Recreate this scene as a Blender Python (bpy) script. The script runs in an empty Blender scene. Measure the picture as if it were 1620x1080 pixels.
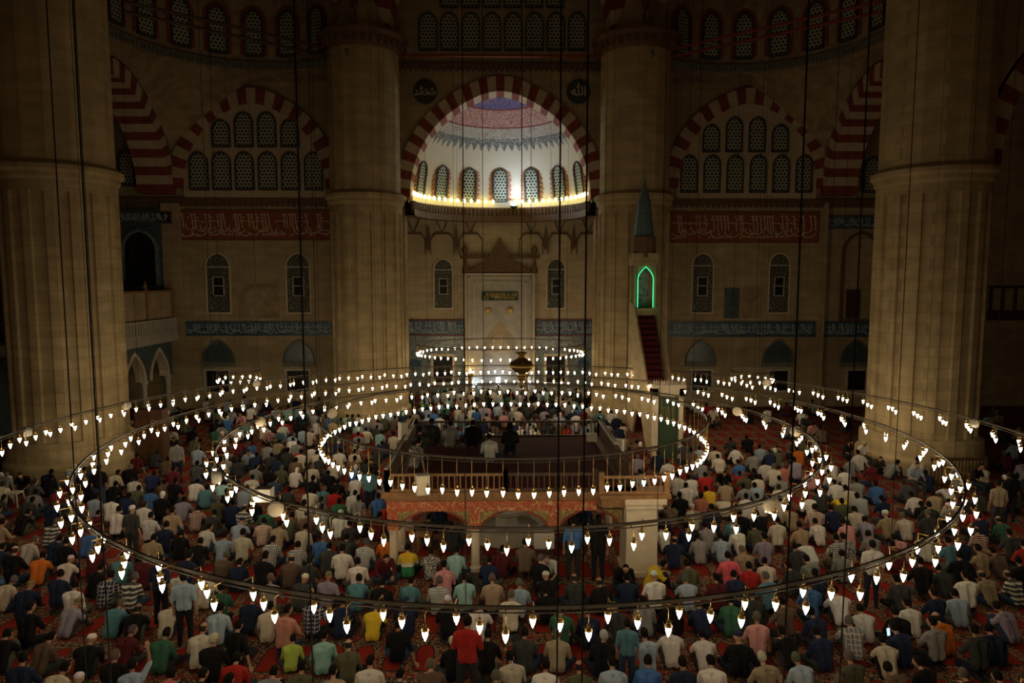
import bpy, bmesh, math, random
import numpy as np
from mathutils import Vector, Matrix, noise
PI = math.pi
rnd = random.Random(7)
SC = bpy.context.scene
COL = SC.collection

# ------------------------------------------------------------------ camera, world, exposure
FPX = 1090.0
PITCH, YAW = math.radians(5.24), math.radians(0.95)
CAMZ = 6.9
cd = bpy.data.cameras.new('camera')
cam = bpy.data.objects.new('camera', cd); COL.objects.link(cam)
cam.location = (0, 0, CAMZ)
cam.rotation_euler = (PI/2 - PITCH, 0, -YAW)
cd.sensor_width = 36; cd.lens = FPX/1620*36
cd.clip_end = 300
SC.camera = cam
world = bpy.data.worlds.new('world'); SC.world = world; world.use_nodes = True
world.node_tree.nodes['Background'].inputs[0].default_value = (.004, .003, .002, 1)
world.node_tree.nodes['Background'].inputs[1].default_value = 1
SC.view_settings.view_transform = 'Standard'
SC.view_settings.look = 'None'
SC.view_settings.gamma = 1
SC.view_settings.exposure = -0.2
SC.cycles.use_denoising = True
SC.cycles.max_bounces = 6
SC.cycles.diffuse_bounces = 4
SC.cycles.sample_clamp_indirect = 4
LAMP_STRENGTH = 40.0
LAMP_COLOUR = (1.0, .80, .52)

_R = (Matrix.Rotation(-YAW, 3, 'Z') @ Matrix.Rotation(-PITCH, 3, 'X'))
def ray(px, py):
    return _R @ Vector(((px-810)/FPX, 1, (540-py)/FPX))
def at(px, py, Y):
    d = ray(px, py); t = Y/d.y
    return Vector((d.x*t, Y, CAMZ+d.z*t))
def atz(px, py, z):
    d = ray(px, py); t = (z-CAMZ)/d.z
    return Vector((d.x*t, d.y*t, z))

# ------------------------------------------------------------------ materials
class E:                                     # tiny expression builder for shader math
    def __init__(s, nt, sock): s.nt, s.k = nt, sock
    def op(s, o, b=None, c=None):
        n = s.nt.nodes.new('ShaderNodeMath'); n.operation = o
        for i, v in enumerate((s, b, c)):
            if v is None: continue
            if isinstance(v, E): s.nt.links.new(v.k, n.inputs[i])
            else: n.inputs[i].default_value = v
        return E(s.nt, n.outputs[0])
    def __add__(s, o): return s.op('ADD', o)
    def __sub__(s, o): return s.op('SUBTRACT', o)
    def __mul__(s, o): return s.op('MULTIPLY', o)
    def __truediv__(s, o): return s.op('DIVIDE', o)
    def floor(s): return s.op('FLOOR')
    def fract(s): return s.op('FRACT')
    def abs(s): return s.op('ABSOLUTE')
    def sqrt(s): return s.op('SQRT')
    def sin(s): return s.op('SINE')
    def lt(s, o): return s.op('LESS_THAN', o)
    def gt(s, o): return s.op('GREATER_THAN', o)
    def mx(s, o): return s.op('MAXIMUM', o)
    def mn(s, o): return s.op('MINIMUM', o)
    def mod(s, o): return s.op('MODULO', o)

class M:
    def __init__(s, name, rough=.8, metal=0, spec=.3):
        s.m = bpy.data.materials.new(name); s.m.use_nodes = True
        s.nt = s.m.node_tree; s.b = s.nt.nodes['Principled BSDF']
        s.b.inputs['Roughness'].default_value = rough; s.b.inputs['Metallic'].default_value = metal
        s.b.inputs['Specular IOR Level'].default_value = spec
    def coords(s, kind='Object'):
        t = s.nt.nodes.new('ShaderNodeTexCoord'); x = s.nt.nodes.new('ShaderNodeSeparateXYZ')
        s.nt.links.new(t.outputs[kind], x.inputs[0]); s.tc = t.outputs[kind]
        return [E(s.nt, o) for o in x.outputs]
    def world_coords(s):
        g = s.nt.nodes.new('ShaderNodeNewGeometry'); x = s.nt.nodes.new('ShaderNodeSeparateXYZ')
        s.nt.links.new(g.outputs['Position'], x.inputs[0]); s.tc = g.outputs['Position']
        return [E(s.nt, o) for o in x.outputs]
    def noise(s, scale, detail=3, dist=0, vec=None):
        n = s.nt.nodes.new('ShaderNodeTexNoise'); n.inputs['Scale'].default_value = scale
        n.inputs['Detail'].default_value = detail; n.inputs['Distortion'].default_value = dist
        s.nt.links.new(vec or s.tc, n.inputs['Vector']); return E(s.nt, n.outputs[0])
    def voronoi(s, scale, feature='F1', vec=None):
        n = s.nt.nodes.new('ShaderNodeTexVoronoi'); n.feature = feature; n.inputs['Scale'].default_value = scale
        s.nt.links.new(vec or s.tc, n.inputs['Vector']); return E(s.nt, n.outputs[0])
    def scaled(s, v):
        n = s.nt.nodes.new('ShaderNodeMapping'); n.inputs['Scale'].default_value = v
        s.nt.links.new(s.tc, n.inputs['Vector']); return n.outputs[0]
    def mix(s, f, a, b):
        n = s.nt.nodes.new('ShaderNodeMix'); n.data_type = 'RGBA'
        if isinstance(f, E): s.nt.links.new(f.k, n.inputs[0])
        else: n.inputs[0].default_value = f
        for i, v in ((6, a), (7, b)):
            if isinstance(v, tuple): n.inputs[i].default_value = (*v[:3], 1)
            else: s.nt.links.new(v, n.inputs[i])
        return n.outputs[2]
    def ramp(s, f, lo, hi):
        return ((f - lo)*(1/(hi-lo))).mx(0).mn(1)
    def color(s, c):
        if isinstance(c, tuple): s.b.inputs['Base Color'].default_value = (*c[:3], 1)
        else: s.nt.links.new(c, s.b.inputs['Base Color'])
        return s
    def bump(s, h, strength=.3, dist=.02):
        n = s.nt.nodes.new('ShaderNodeBump'); n.inputs['Strength'].default_value = strength
        n.inputs['Distance'].default_value = dist
        s.nt.links.new(h.k, n.inputs['Height']); s.nt.links.new(n.outputs[0], s.b.inputs['Normal']); return s
    def emit(s, c, strength):
        s.b.inputs['Emission Color'].default_value = (*c, 1); s.b.inputs['Emission Strength'].default_value = strength; return s
    def attr(s, name):
        n = s.nt.nodes.new('ShaderNodeAttribute'); n.attribute_name = name; return n.outputs['Color']
    def objcol(s):
        n = s.nt.nodes.new('ShaderNodeObjectInfo'); return n.outputs['Color']

def plain(name, c, rough=.8, metal=0, spec=.3, var=.12, scale=6):
    m = M(name, rough, metal, spec); m.coords()
    n = m.noise(scale, 4)
    m.color(m.mix(m.ramp(n, .3, .7), tuple(v*(1-var) for v in c), tuple(min(1, v*(1+var)) for v in c)))
    return m.m
MT = {}
def stone(name, c1, c2, block=(.9, .38)):
    m = M(name, .82); x, y, z = m.world_coords()
    n1 = m.noise(.7, 5, .5); n2 = m.noise(1, 4, .3, m.scaled((2.2, 2.2, .12)))
    base = m.mix(m.ramp(n1*.5 + n2*.5, .35, .65), c1, c2)
    row = (z/block[1]).floor()
    jz = ((z/block[1]).fract() - .5).abs().gt(.47)
    jx = (((x+y)/block[0] + row*.5).fract() - .5).abs().gt(.485)
    j = jz.mx(jx)
    rn = m.noise(.9, 0, 0, m.scaled((1.1, 1.1, 2.6)))
    base2 = m.mix(m.ramp(rn, .4, .6)*.35, base, tuple(v*.72 for v in c1))
    m.color(m.mix(j*.45, base2, tuple(v*.5 for v in c1)))
    m.bump(m.noise(14, 3), .12, .02)
    return m.m
MT['stone'] = stone('honey_limestone', (.39, .295, .155), (.56, .44, .245))
MT['wall'] = stone('wall_limestone', (.36, .275, .15), (.50, .39, .225), (1.1, .45))
MT['wall_pale'] = stone('cream_lamplit_limestone', (.52, .42, .26), (.66, .55, .37), (1.2, .5))  # cream stone, paled further to put the oval chandelier's light into its colour
def painted():
    m = M('faded_painted_plaster', .85); m.world_coords()
    n = m.noise(.9, 5, 1.5); v = m.voronoi(3.2, 'DISTANCE_TO_EDGE')
    a = m.mix(m.ramp(n, .38, .62), (.27, .20, .115), (.42, .32, .19))
    m.color(m.mix(v.lt(.035)*.35, a, (.20, .11, .08))); return m.m
MT['painted'] = painted()
MT['plaster'] = plain('pale_plaster', (.55, .45, .30), var=.08, scale=2)
MT['dome'] = plain('dome_plaster', (.62, .56, .44), var=.06, scale=1.5)
MT['red_stone'] = plain('red_voussoir_stone', (.24, .055, .035), var=.25, scale=3)
MT['red_paint'] = plain('red_ochre_paint', (.44, .17, .09), var=.1)
MT['cream_stone'] = plain('cream_voussoir_stone', (.52, .42, .29), var=.15, scale=3)
MT['cornice'] = plain('grey_green_cornice', (.17, .175, .13), .7, var=.3, scale=8)
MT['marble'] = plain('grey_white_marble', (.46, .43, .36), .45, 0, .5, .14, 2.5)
MT['marble_ivory'] = plain('ivory_marble', (.68, .58, .42), .5, 0, .4, .10, 3)  # paler, yellower marble than the grey-white one
MT['dark'] = plain('dark_opening', (.012, .010, .009), .5)
MT['frame'] = plain('dark_window_frame', (.05, .055, .05), .6)
MT['wood'] = plain('dark_walnut_wood', (.075, .034, .015), .5, 0, .4, .3, 9)
MT['wood_light'] = plain('honey_brown_wood', (.26, .135, .055), .5, 0, .4, .25, 8)
MT['iron'] = plain('grey_brown_iron', (.10, .082, .06), .55, .3)
MT['cable'] = plain('dark_steel_cable', (.010, .009, .008), .6)
MT['brass'] = plain('worn_brass', (.45, .30, .10), .35, .8, .5)
MT['bronze'] = plain('gilded_bronze', (.30, .19, .05), .35, .75, .5, .3, 10)
MT['white_plastic'] = plain('white_plastic', (.55, .53, .46), .5, 0, .4, .05)
MT['red_band'] = plain('red_inscription_ground', (.27, .075, .035), var=.2)
MT['blue_band'] = plain('blue_tile_ground', (.045, .10, .17), .4, 0, .5, .3, 5)
MT['ink_cream'] = plain('cream_lettering', (.62, .50, .36), var=.05)
MT['ink_white'] = plain('pale_blue_lettering', (.50, .55, .55), .5, var=.05)
MT['gold'] = plain('gold_leaf', (.55, .38, .12), .4, .6)
MT['blue_disc'] = plain('dark_teal_roundel', (.018, .065, .08), .5)
MT['red_cloth'] = plain('red_carpet_runner', (.10, .012, .012), .95)
MT['green_cloth'] = plain('green_embroidered_cloth', (.05, .085, .045), .8, var=.35, scale=20)
MT['lead'] = plain('blue_grey_painted_cone', (.10, .16, .17), .6, var=.4, scale=14)
MT['brown_paint'] = plain('gilded_brown_carving', (.16, .09, .045), .6, var=.3, scale=12)
def lattice():
    m = M('plaster_lattice_window', .7); x, y, z = m.coords()
    s = .19; row = (z/(s*.87)).floor(); u = (x/s + row.mod(2)*.5).fract() - .5; v = (z/(s*.87)).fract() - .5
    d = (u*u + v*v).sqrt()
    m.color(m.mix(d.lt(.33), (.40, .40, .29), (.018, .022, .024))); return m.m
MT['lattice'] = lattice()
def stained():
    m = M('stained_glass_tracery', .5); m.coords()
    v = m.voronoi(7, 'DISTANCE_TO_EDGE'); n = m.noise(5, 2)
    c = m.mix(m.ramp(n, .4, .6), (.03, .05, .035), (.07, .045, .03))
    m.color(m.mix(v.lt(.06), c, (.22, .22, .16))); return m.m
MT['stained'] = stained()
def tilework(name, a, b, c, sc=5):
    m = M(name, .3, 0, .6); m.coords()
    v = m.voronoi(sc, 'DISTANCE_TO_EDGE'); w = m.voronoi(sc*1.7); n = m.noise(sc*.8, 3, 2)
    base = m.mix(m.ramp(n, .42, .58), a, b)
    base = m.mix(w.lt(.22), base, c)
    m.color(m.mix(v.lt(.05), base, b)); return m.m
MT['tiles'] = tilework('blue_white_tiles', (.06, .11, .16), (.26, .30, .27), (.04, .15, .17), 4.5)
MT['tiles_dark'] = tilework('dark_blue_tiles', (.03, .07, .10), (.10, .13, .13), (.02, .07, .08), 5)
def scrollwork(name, a, g, sc, w):
    m = M(name, .55); m.coords(); n = m.noise(sc, 1, 1.2); n2 = m.noise(sc*2.6, 1, 1)
    c = m.mix((n - .5).abs().lt(w), a, g); m.color(m.mix((n2 - .5).abs().lt(w*.8)*.6, c, g)); return m.m
MT['mahfil_paint'] = scrollwork('red_gold_painted_wood', (.42, .085, .04), (.60, .42, .20), 4.5, .018)
MT['mahfil_gold'] = scrollwork('gold_green_painted_spandrel', (.20, .16, .055), (.48, .36, .14), 8, .03)
def half_dome():
    m = M('painted_half_dome', .8); x, y, z = m.coords()
    e = (z/5.3).mn(1).op('ARCSINE')*(180/PI)
    az = (x/4.8).op('ARCTAN2', y/4.5)*(180/PI)
    n = m.noise(4.5, 4, 2.5); v = m.voronoi(6, 'DISTANCE_TO_EDGE'); n2 = m.noise(9, 3, 3)
    tooth = ((az/6.5).fract() - .5).abs()*2
    cr = (.60, .53, .40)
    flo = m.mix(m.ramp(n, .40, .47)*.8, (.46, .44, .38), (.08, .085, .095))
    c = m.mix(e.gt(tooth*5.5 + 35), cr, flo)
    c = m.mix(e.gt(44), c, m.mix(m.ramp(n, .5, .56)*.6, (.48, .45, .38), (.30, .13, .11)))
    c = m.mix(e.gt(51.5), c, (.22, .05, .045))
    c = m.mix(e.gt(52.5), c, m.mix(m.ramp(n2, .49, .53), (.33, .08, .07), (.62, .47, .40)))
    c = m.mix(e.gt(67), c, (.22, .05, .045))
    c = m.mix(e.gt(68.5), c, m.mix(m.ramp(n, .5, .54), (.09, .10, .34), (.30, .18, .20)))
    m.color(c); return m.m
MT['half_dome'] = half_dome()
def carpet():
    m = M('red_prayer_rug_carpet', .95, 0, .1); x, y, z = m.world_coords()
    w, l = .56, 1.27
    u = ((x/w).fract() - .5); v = (y/l).fract()
    f1 = m.voronoi(17); f2 = m.noise(22, 2, 1.5)
    flo = m.mix(m.ramp(f2, .50, .54), (.012, .010, .012), (.33, .24, .13))
    flo = m.mix(f1.lt(.24), flo, (.20, .03, .02))
    # red niche: straight sides with an arched head towards the qibla
    hw = ((v - .60)*(1/.22)).mx(0); prof = (hw*hw*-1 + 1).mx(0).sqrt()*.27
    nic = (u.abs() - prof).lt(0) * v.gt(.16) * v.lt(.82)
    rim = (u.abs() - prof - .035).lt(0) * v.gt(.135) * v.lt(.845)
    c = m.mix(rim, flo, (.02, .012, .012)); c = m.mix(nic, c, (.22, .020, .010))
    bars = u.abs().gt(.435) * u.abs().lt(.465)
    c = m.mix(bars, c, (.26, .025, .012))
    c = m.mix((v - .02).abs().lt(.014), c, (.26, .025, .012)); c = m.mix((v - .085).abs().lt(.01), c, (.26, .025, .012))
    m.color(c); m.bump(m.noise(90, 2), .2, .01); return m.m
MT['carpet'] = carpet()
def lamp_glass(name, col, st):
    m = M(name, .3); m.color((.8, .8, .7)); m.emit(col, st); return m.m
MT['lamp'] = lamp_glass('glowing_lamp_glass', LAMP_COLOUR, LAMP_STRENGTH)
MT['lamp_dome'] = lamp_glass('glowing_yellow_bulb', (.95, .84, .30), 17)
MT['flood'] = lamp_glass('white_floodlight_lens', (.62, .78, 1), 330)
MT['blue_lamp'] = lamp_glass('bluish_uplight_lens', (.6, .78, 1), 22)
MT['candle'] = lamp_glass('warm_candle_glow', (1, .65, .2), 60)
MT['green_light'] = lamp_glass('green_neon_tube', (.01, 1, .35), 2.2)
MT['red_led'] = lamp_glass('red_led', (1, .02, .02), 8)
MT['screen'] = lamp_glass('blue_white_phone_screen', (.45, .7, 1), 1.5)
# clothing: the colour is the object's own, patterns are woven into the material
def cloth(name, pat=None, second=(.6, .58, .5)):
    m = M(name, .92, 0, .1); x, y, z = m.coords()
    oc = m.objcol(); f = None
    if pat == 'check':
        f = ((x/.05).fract().gt(.5) + (z/.05).fract().gt(.5))*.5
    if pat == 'plaid':
        f = ((x/.085).fract().lt(.22)).mx((z/.085).fract().lt(.22))*.75
    if pat == 'stripe':
        f = (z/.105).fract().lt(.42)
    if pat == 'fine':
        f = (z/.045).fract().lt(.4)
    if pat == 'camo':
        f = m.ramp(m.noise(24, 3), .48, .54)
    n = m.noise(5, 3)
    c = oc if f is None else m.mix(f, oc, second)
    c = m.mix(m.ramp(n, .35, .65)*.14, c, (.05, .045, .04))
    m.color(c); m.bump(m.noise(9, 3, 1.2), .5, .04); return m.m
MT['cloth'] = cloth('plain_cotton')
MT['check'] = cloth('checked_cotton', 'check'); MT['plaid'] = cloth('plaid_cotton', 'plaid')
MT['plaid_red'] = cloth('red_plaid_cotton', 'plaid', (.40, .10, .06))
MT['stripe'] = cloth('striped_cotton', 'stripe'); MT['fine'] = cloth('fine_striped_cotton', 'fine')
MT['stripe_dark'] = cloth('dark_striped_cotton', 'stripe', (.02, .02, .03))
MT['camo'] = cloth('mottled_print_cotton', 'camo', (.5, .48, .42))
def skin():
    m = M('skin', .6, 0, .3); m.coords()
    a = m.objcol(); n = m.noise(12, 2)
    m.color(m.mix(m.ramp(n, .3, .7)*.25, a, (.30, .13, .08))); return m.m
MT['skin'] = skin()
MT['sock'] = plain('dark_sock', (.03, .03, .035), .9)
MT['lips'] = plain('lips', (.28, .09, .07), .6)
MT['eye'] = plain('dark_eye', (.02, .015, .012), .3)
def hairm():
    m = M('hair', .85, 0, .1); m.coords(); n = m.noise(60, 2)
    m.color(m.mix(m.ramp(n, .35, .65)*.3, m.objcol(), (.02, .015, .01))); return m.m
MT['hair'] = hairm()
def crowdm():
    m = M('crowd_clothing_and_skin', .9, 0, .1); m.color(m.attr('Col')); return m.m
MT['crowd'] = crowdm()

# ------------------------------------------------------------------ mesh builder
class MB:
    def __init__(s): s.v, s.f, s.m, s.mi = [], [], [], 0
    def mat(s, i): s.mi = i; return s
    def add(s, vs, fs):
        b = len(s.v); s.v += [tuple(p) for p in vs]
        for f in fs: s.f.append(tuple(i+b for i in f)); s.m.append(s.mi)
        return s
    def box(s, x0, x1, y0, y1, z0, z1, T=None):
        vs = [Vector((x, y, z)) for z in (z0, z1) for y in (y0, y1) for x in (x0, x1)]
        if T: vs = [T @ p for p in vs]
        return s.add(vs, [(0, 2, 3, 1), (4, 5, 7, 6), (0, 1, 5, 4), (2, 6, 7, 3), (0, 4, 6, 2), (1, 3, 7, 5)])
    def lathe(s, prof, n=16, c=(0, 0, 0), T=None, a0=0):
        vs = []
        for r, z in prof:
            for k in range(n):
                a = a0 + 2*PI*k/n; vs.append(Vector((c[0]+r*math.cos(a), c[1]+r*math.sin(a), c[2]+z)))
        if T: vs = [T @ p for p in vs]
        fs = []
        for j in range(len(prof)-1):
            for k in range(n):
                k2 = (k+1) % n; fs.append((j*n+k, j*n+k2, (j+1)*n+k2, (j+1)*n+k))
        fs.append(tuple(range(n))[::-1]); fs.append(tuple((len(prof)-1)*n+k for k in range(n)))
        return s.add(vs, fs)
    def tube(s, a, b, r, n=8, r2=None):
        a, b = Vector(a), Vector(b); d = (b-a); L = d.length; q = d.to_track_quat('Z', 'Y').to_matrix().to_4x4()
        return s.lathe([(r, 0), (r if r2 is None else r2, L)], n, T=Matrix.Translation(a) @ q)
    def prism(s, pts, T, depth):            # pts in local x,z; extruded along local y from 0 to depth
        n = len(pts)
        vs = [T @ Vector((p[0], 0, p[1])) for p in pts] + [T @ Vector((p[0], depth, p[1])) for p in pts]
        fs = [tuple(range(n)), tuple(range(2*n-1, n-1, -1))] + [(i, i+n, (i+1) % n + n, (i+1) % n) for i in range(n)]
        return s.add(vs, fs)
    def band(s, inner, outer, T, depth, closed=False):   # strip between two polylines, extruded
        n = len(inner)
        rng = range(n if closed else n-1)
        for i in rng:
            j = (i+1) % n
            q = [inner[i], inner[j], outer[j], outer[i]]
            s.prism(q, T, depth)
        return s
    def mesh(s, name):
        me = bpy.data.meshes.new(name); me.from_pydata(s.v, [], s.f)
        me.polygons.foreach_set('material_index', s.m); me.update()
        bm = bmesh.new(); bm.from_mesh(me); bmesh.ops.recalc_face_normals(bm, faces=bm.faces); bm.to_mesh(me); bm.free()
        return me
    def build(s, name, mats, parent=None, smooth=False, loc=None):
        me = s.mesh(name)
        for m in (mats if isinstance(mats, (list, tuple)) else [mats]): me.materials.append(MT[m])
        if smooth: me.shade_smooth()
        o = bpy.data.objects.new(name, me); COL.objects.link(o)
        if loc is not None:
            o.location = loc; me.transform(Matrix.Translation(-Vector(loc)))
        if parent is not None:
            o.parent = parent
        return o
def child_world(o, parent):                 # keep geometry given in world space under a placed parent
    o.parent = parent; o.matrix_parent_inverse = Matrix.Translation(parent.location).inverted()
def tag(o, label, cat, group=None, kind=None):
    o['label'] = label; o['category'] = cat
    if group: o['group'] = group
    if kind: o['kind'] = kind
    return o
def struct(o, label=None, cat=None):
    o['kind'] = 'structure'
    if label: o['label'] = label
    if cat: o['category'] = cat
    return o
def empty(name, loc=(0, 0, 0), rz=0):
    o = bpy.data.objects.new(name, None); COL.objects.link(o); o.location = loc; o.rotation_euler.z = rz
    o.empty_display_size = .2; return o
def copy_tree(o, parent=None):
    c = o.copy(); COL.objects.link(c)
    if parent is not None: c.parent = parent
    for ch in list(o.children): copy_tree(ch, c)
    return c
def TR(x, y, z, rz=0): return Matrix.Translation((x, y, z)) @ Matrix.Rotation(rz, 4, 'Z')
def arch_line(hw, rise, n=24, point=.06, z0=0, cx=0):
    out = []
    for i in range(n+1):
        t = PI - PI*i/n
        k = 1 + point*math.exp(-((t-PI/2)/.35)**2) if point else 1
        out.append((cx + hw*math.cos(t), z0 + rise*math.sin(t)*k))
    return out

# ------------------------------------------------------------------ the shell of the mosque
QW, AW = 36.5, 41.0           # qibla wall plane, apse wall plane
PX, PY = 6.56, 34.2           # rear pillars
MX, MY = 15.6, 25.0           # side pillars
fl = MB(); fl.add([(-32, -6, 0), (32, -6, 0), (32, 44, 0), (-32, 44, 0), (-32, -6, -.3), (32, -6, -.3), (32, 44, -.3), (-32, 44, -.3)],
    [(0, 1, 2, 3), (7, 6, 5, 4), (0, 4, 5, 1), (1, 5, 6, 2), (2, 6, 7, 3), (3, 7, 4, 0)])
struct(fl.build('floor', 'carpet'), 'red patterned prayer-rug carpet covering the whole mosque floor', 'carpet')

def voussoirs(mb, T, hw, rise, thick, depth, n, point=.06, z0=0, t0=0, t1=1, cut=None):
    inn = arch_line(hw, rise, n, point, z0); out = arch_line(hw+thick, rise+thick, n, point, z0)
    for i in range(n):
        if i/n < t0 or (i+1)/n > t1: continue
        mb.mat(i % 2)
        mb.prism([inn[i], inn[i+1], out[i+1], out[i]], T, depth)
WIN = [0]
def window(T, w, h, label=None, pane='lattice', frame='frame', fr=.07, depth=.10, arch=True, extra=None):
    """arched window; local origin at the middle of its sill, x along the wall, -y out of the wall"""
    WIN[0] += 1
    root = empty('window_%d' % WIN[0]); root.matrix_world = T
    hw = w/2; zs = h-hw*1.1 if arch else h
    def outline(e):
        top = [(x, z) for x, z in arch_line(hw+e, hw*1.1+e, 10, .05, zs)] if arch else [(-hw-e, h+e), (hw+e, h+e)]
        return [(-hw-e, -e)] + top + [(hw+e, -e)]
    I = Matrix.Identity(4)
    MB().prism(outline(0), Matrix.Translation((0, -.02, 0)), .12).build('window_pane', pane, root)
    b = MB().band(outline(0), outline(fr), Matrix.Translation((0, -depth, 0)), depth+.1, True).build('window_frame', frame, root)
    if extra: extra(root, w, h, zs)
    struct(root, label, 'window' if label else None)
    return root
def W3(px0, px1, pyb, pyt, Y):              # placement of a window seen between these pixels on a wall plane
    a, b = at(px0, pyb, Y), at(px1, pyt, Y)
    return Matrix.Translation(((a.x+b.x)/2, Y, a.z)), b.x-a.x, b.z-a.z

def wall_with_arch(mb, x0, x1, z0, z1, cx, hw, rise, zs, Y, depth, point=.06):
    """front-facing wall x0..x1, z0..z1 at plane Y with an arched opening springing at zs"""
    T = Matrix.Translation((0, Y, 0)); a = arch_line(hw, rise, 32, point, zs, cx)
    mb.prism([(x0, z0), (cx-hw, z0), (cx-hw, zs), (cx-hw, z1), (x0, z1)], T, depth)
    mb.prism([(cx+hw, z0), (x1, z0), (x1, z1), (cx+hw, z1), (cx+hw, zs)], T, depth)
    for i in range(len(a)-1):
        mb.prism([a[i], a[i+1], (a[i+1][0], z1), (a[i][0], z1)], T, depth)

ZC = at(400, 317, QW).z       # cornice height of the qibla wall
ZTOP = 27.0
for sgn, side in ((-1, 'left'), (1, 'right')):
    x_out = 30.0
    # straight qibla wall
    w = MB(); xs = sorted((sgn*5.0, sgn*x_out)); w.box(xs[0], xs[1], QW, QW+1, 0, 24)
    struct(w.build('wall_qibla_'+side, 'wall'), 'limestone qibla wall to the %s of the mihrab bay' % side, 'wall')
    # cornice and bands
    c = MB(); za, zb = at(400, 322, QW).z, at(400, 314, QW).z
    xa, xb = sorted((sgn*8.0, sgn*22.0))
    c.box(xa, xb, QW-.22, QW, za, zb)
    for k in range(int((xb-xa)/.28)): c.box(xa+k*.28, xa+k*.28+.16, QW-.16, QW, za-.16, za)
    struct(c.build('trim_cornice_'+side, 'brown_paint'))
    # blind tympanum wall with windows, set in a striped arch
    cxp = 405 if sgn < 0 else 1180
    cx = at(cxp, 300, QW).x
    zs = at(cxp, 298, QW).z; hw = 3.65; rise = at(cxp, 171, QW).z - zs
    t = MB(); T = Matrix.Translation((cx, QW-.14, 0))
    t.prism([(-hw, ZC+.1)] + arch_line(hw, rise, 24, .05, zs) + [(hw, ZC+.1)], T, .14)
    struct(t.build('wall_tympanum_'+side, 'plaster'))
    v = MB(); voussoirs(v, Matrix.Translation((cx, QW-.30, 0)), hw, rise, .72, .32, 27, .05, zs)
    tag(v.build('arch', ['red_stone', 'cream_stone']), 'striped red and cream blind arch over ten windows on %s qibla wall' % side, 'arch', kind='structure')
    dx = 0 if sgn < 0 else 775
    for k in range(6):
        p0 = 303+36.3*k+dx*1.0
        window(*W3(p0, p0+24, 299 if sgn < 0 else 303, 243 if sgn < 0 else 248, QW-.15)[:3])
    for k, hh in enumerate((1, 1.1, 1.1, 1)):
        p0 = 338+36.3*k+dx; sh = 0 if sgn < 0 else 8
        window(*W3(p0, p0+24, 231+sh, (192 if k in (0, 3) else 180)+sh, QW-.15)[:3])
    # tall coloured-glass windows on the wall below
    def tracery(root, w_, h_, zs_):
        b = MB(); b.box(-w_*.5, w_*.5, -.08, 0, zs_-.05, zs_+.02)
        for q in (-.26, .22): b.box(w_*q, w_*(q+.05), -.08, 0, h_*.28, h_*.62)
        for q in (.28, .45, .60): b.box(-w_*.26, w_*.27, -.08, 0, h_*q, h_*q+.05)
        b.build('window_bar', 'marble', root)
        MB().box(-w_*.2, w_*.2, -.05, 0, h_*.3, h_*.6).build('casement', 'dark', root)
    for p0, p1 in (((330, 362), (456, 489)) if sgn < 0 else ((1094, 1128), (1215, 1249))):
        T, w_, h_ = W3(p0, p1, 494, 402, QW)
        window(T, w_, h_, 'tall arched coloured-glass window on %s qibla wall' % side, 'stained', 'marble_ivory', .06, .08, extra=tracery)
    # lunettes over dark lower windows
    for k, pc in enumerate((346, 473) if sgn < 0 else (1109, 1230, 1353)):
        a = at(pc-25, 572, QW); b = at(pc+25, 541, QW); hw2 = (b.x-a.x)/2
        o = MB(); T = Matrix.Translation(((a.x+b.x)/2, QW-.12, 0))
        o.band([(x, z) for x, z in arch_line(hw2-.05, b.z-a.z-.05, 14, .15, a.z)], arch_line(hw2, b.z-a.z, 14, .15, a.z), T, .12)
        o.box((a.x+b.x)/2-hw2, (a.x+b.x)/2+hw2, QW-.16, QW, a.z-.25, a.z)
        root = o.build('lunette', 'cornice')
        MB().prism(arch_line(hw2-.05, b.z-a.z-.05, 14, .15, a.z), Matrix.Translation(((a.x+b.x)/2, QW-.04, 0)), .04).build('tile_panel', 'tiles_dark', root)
        sc_ = scr((a.x+b.x)/2, a.z+.25, hw2*1.2, (b.z-a.z)*.5, QW-.06, 10+k) if False else None
        tag(root, 'arched tiled lunette over the %s low window of the %s wall' % (('outer', 'inner', 'middle')[k] if sgn < 0 else ('inner', 'middle', 'outer')[k], side), 'lunette', kind='structure')
        T, w_, h_ = W3(pc-16, pc+16, 668, 586, QW)
        window(Matrix.Translation((T.translation.x, QW, .9)), w_, at(pc, 586, QW).z-.9, None, 'dark', 'marble', .10, .10, arch=False)

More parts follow.
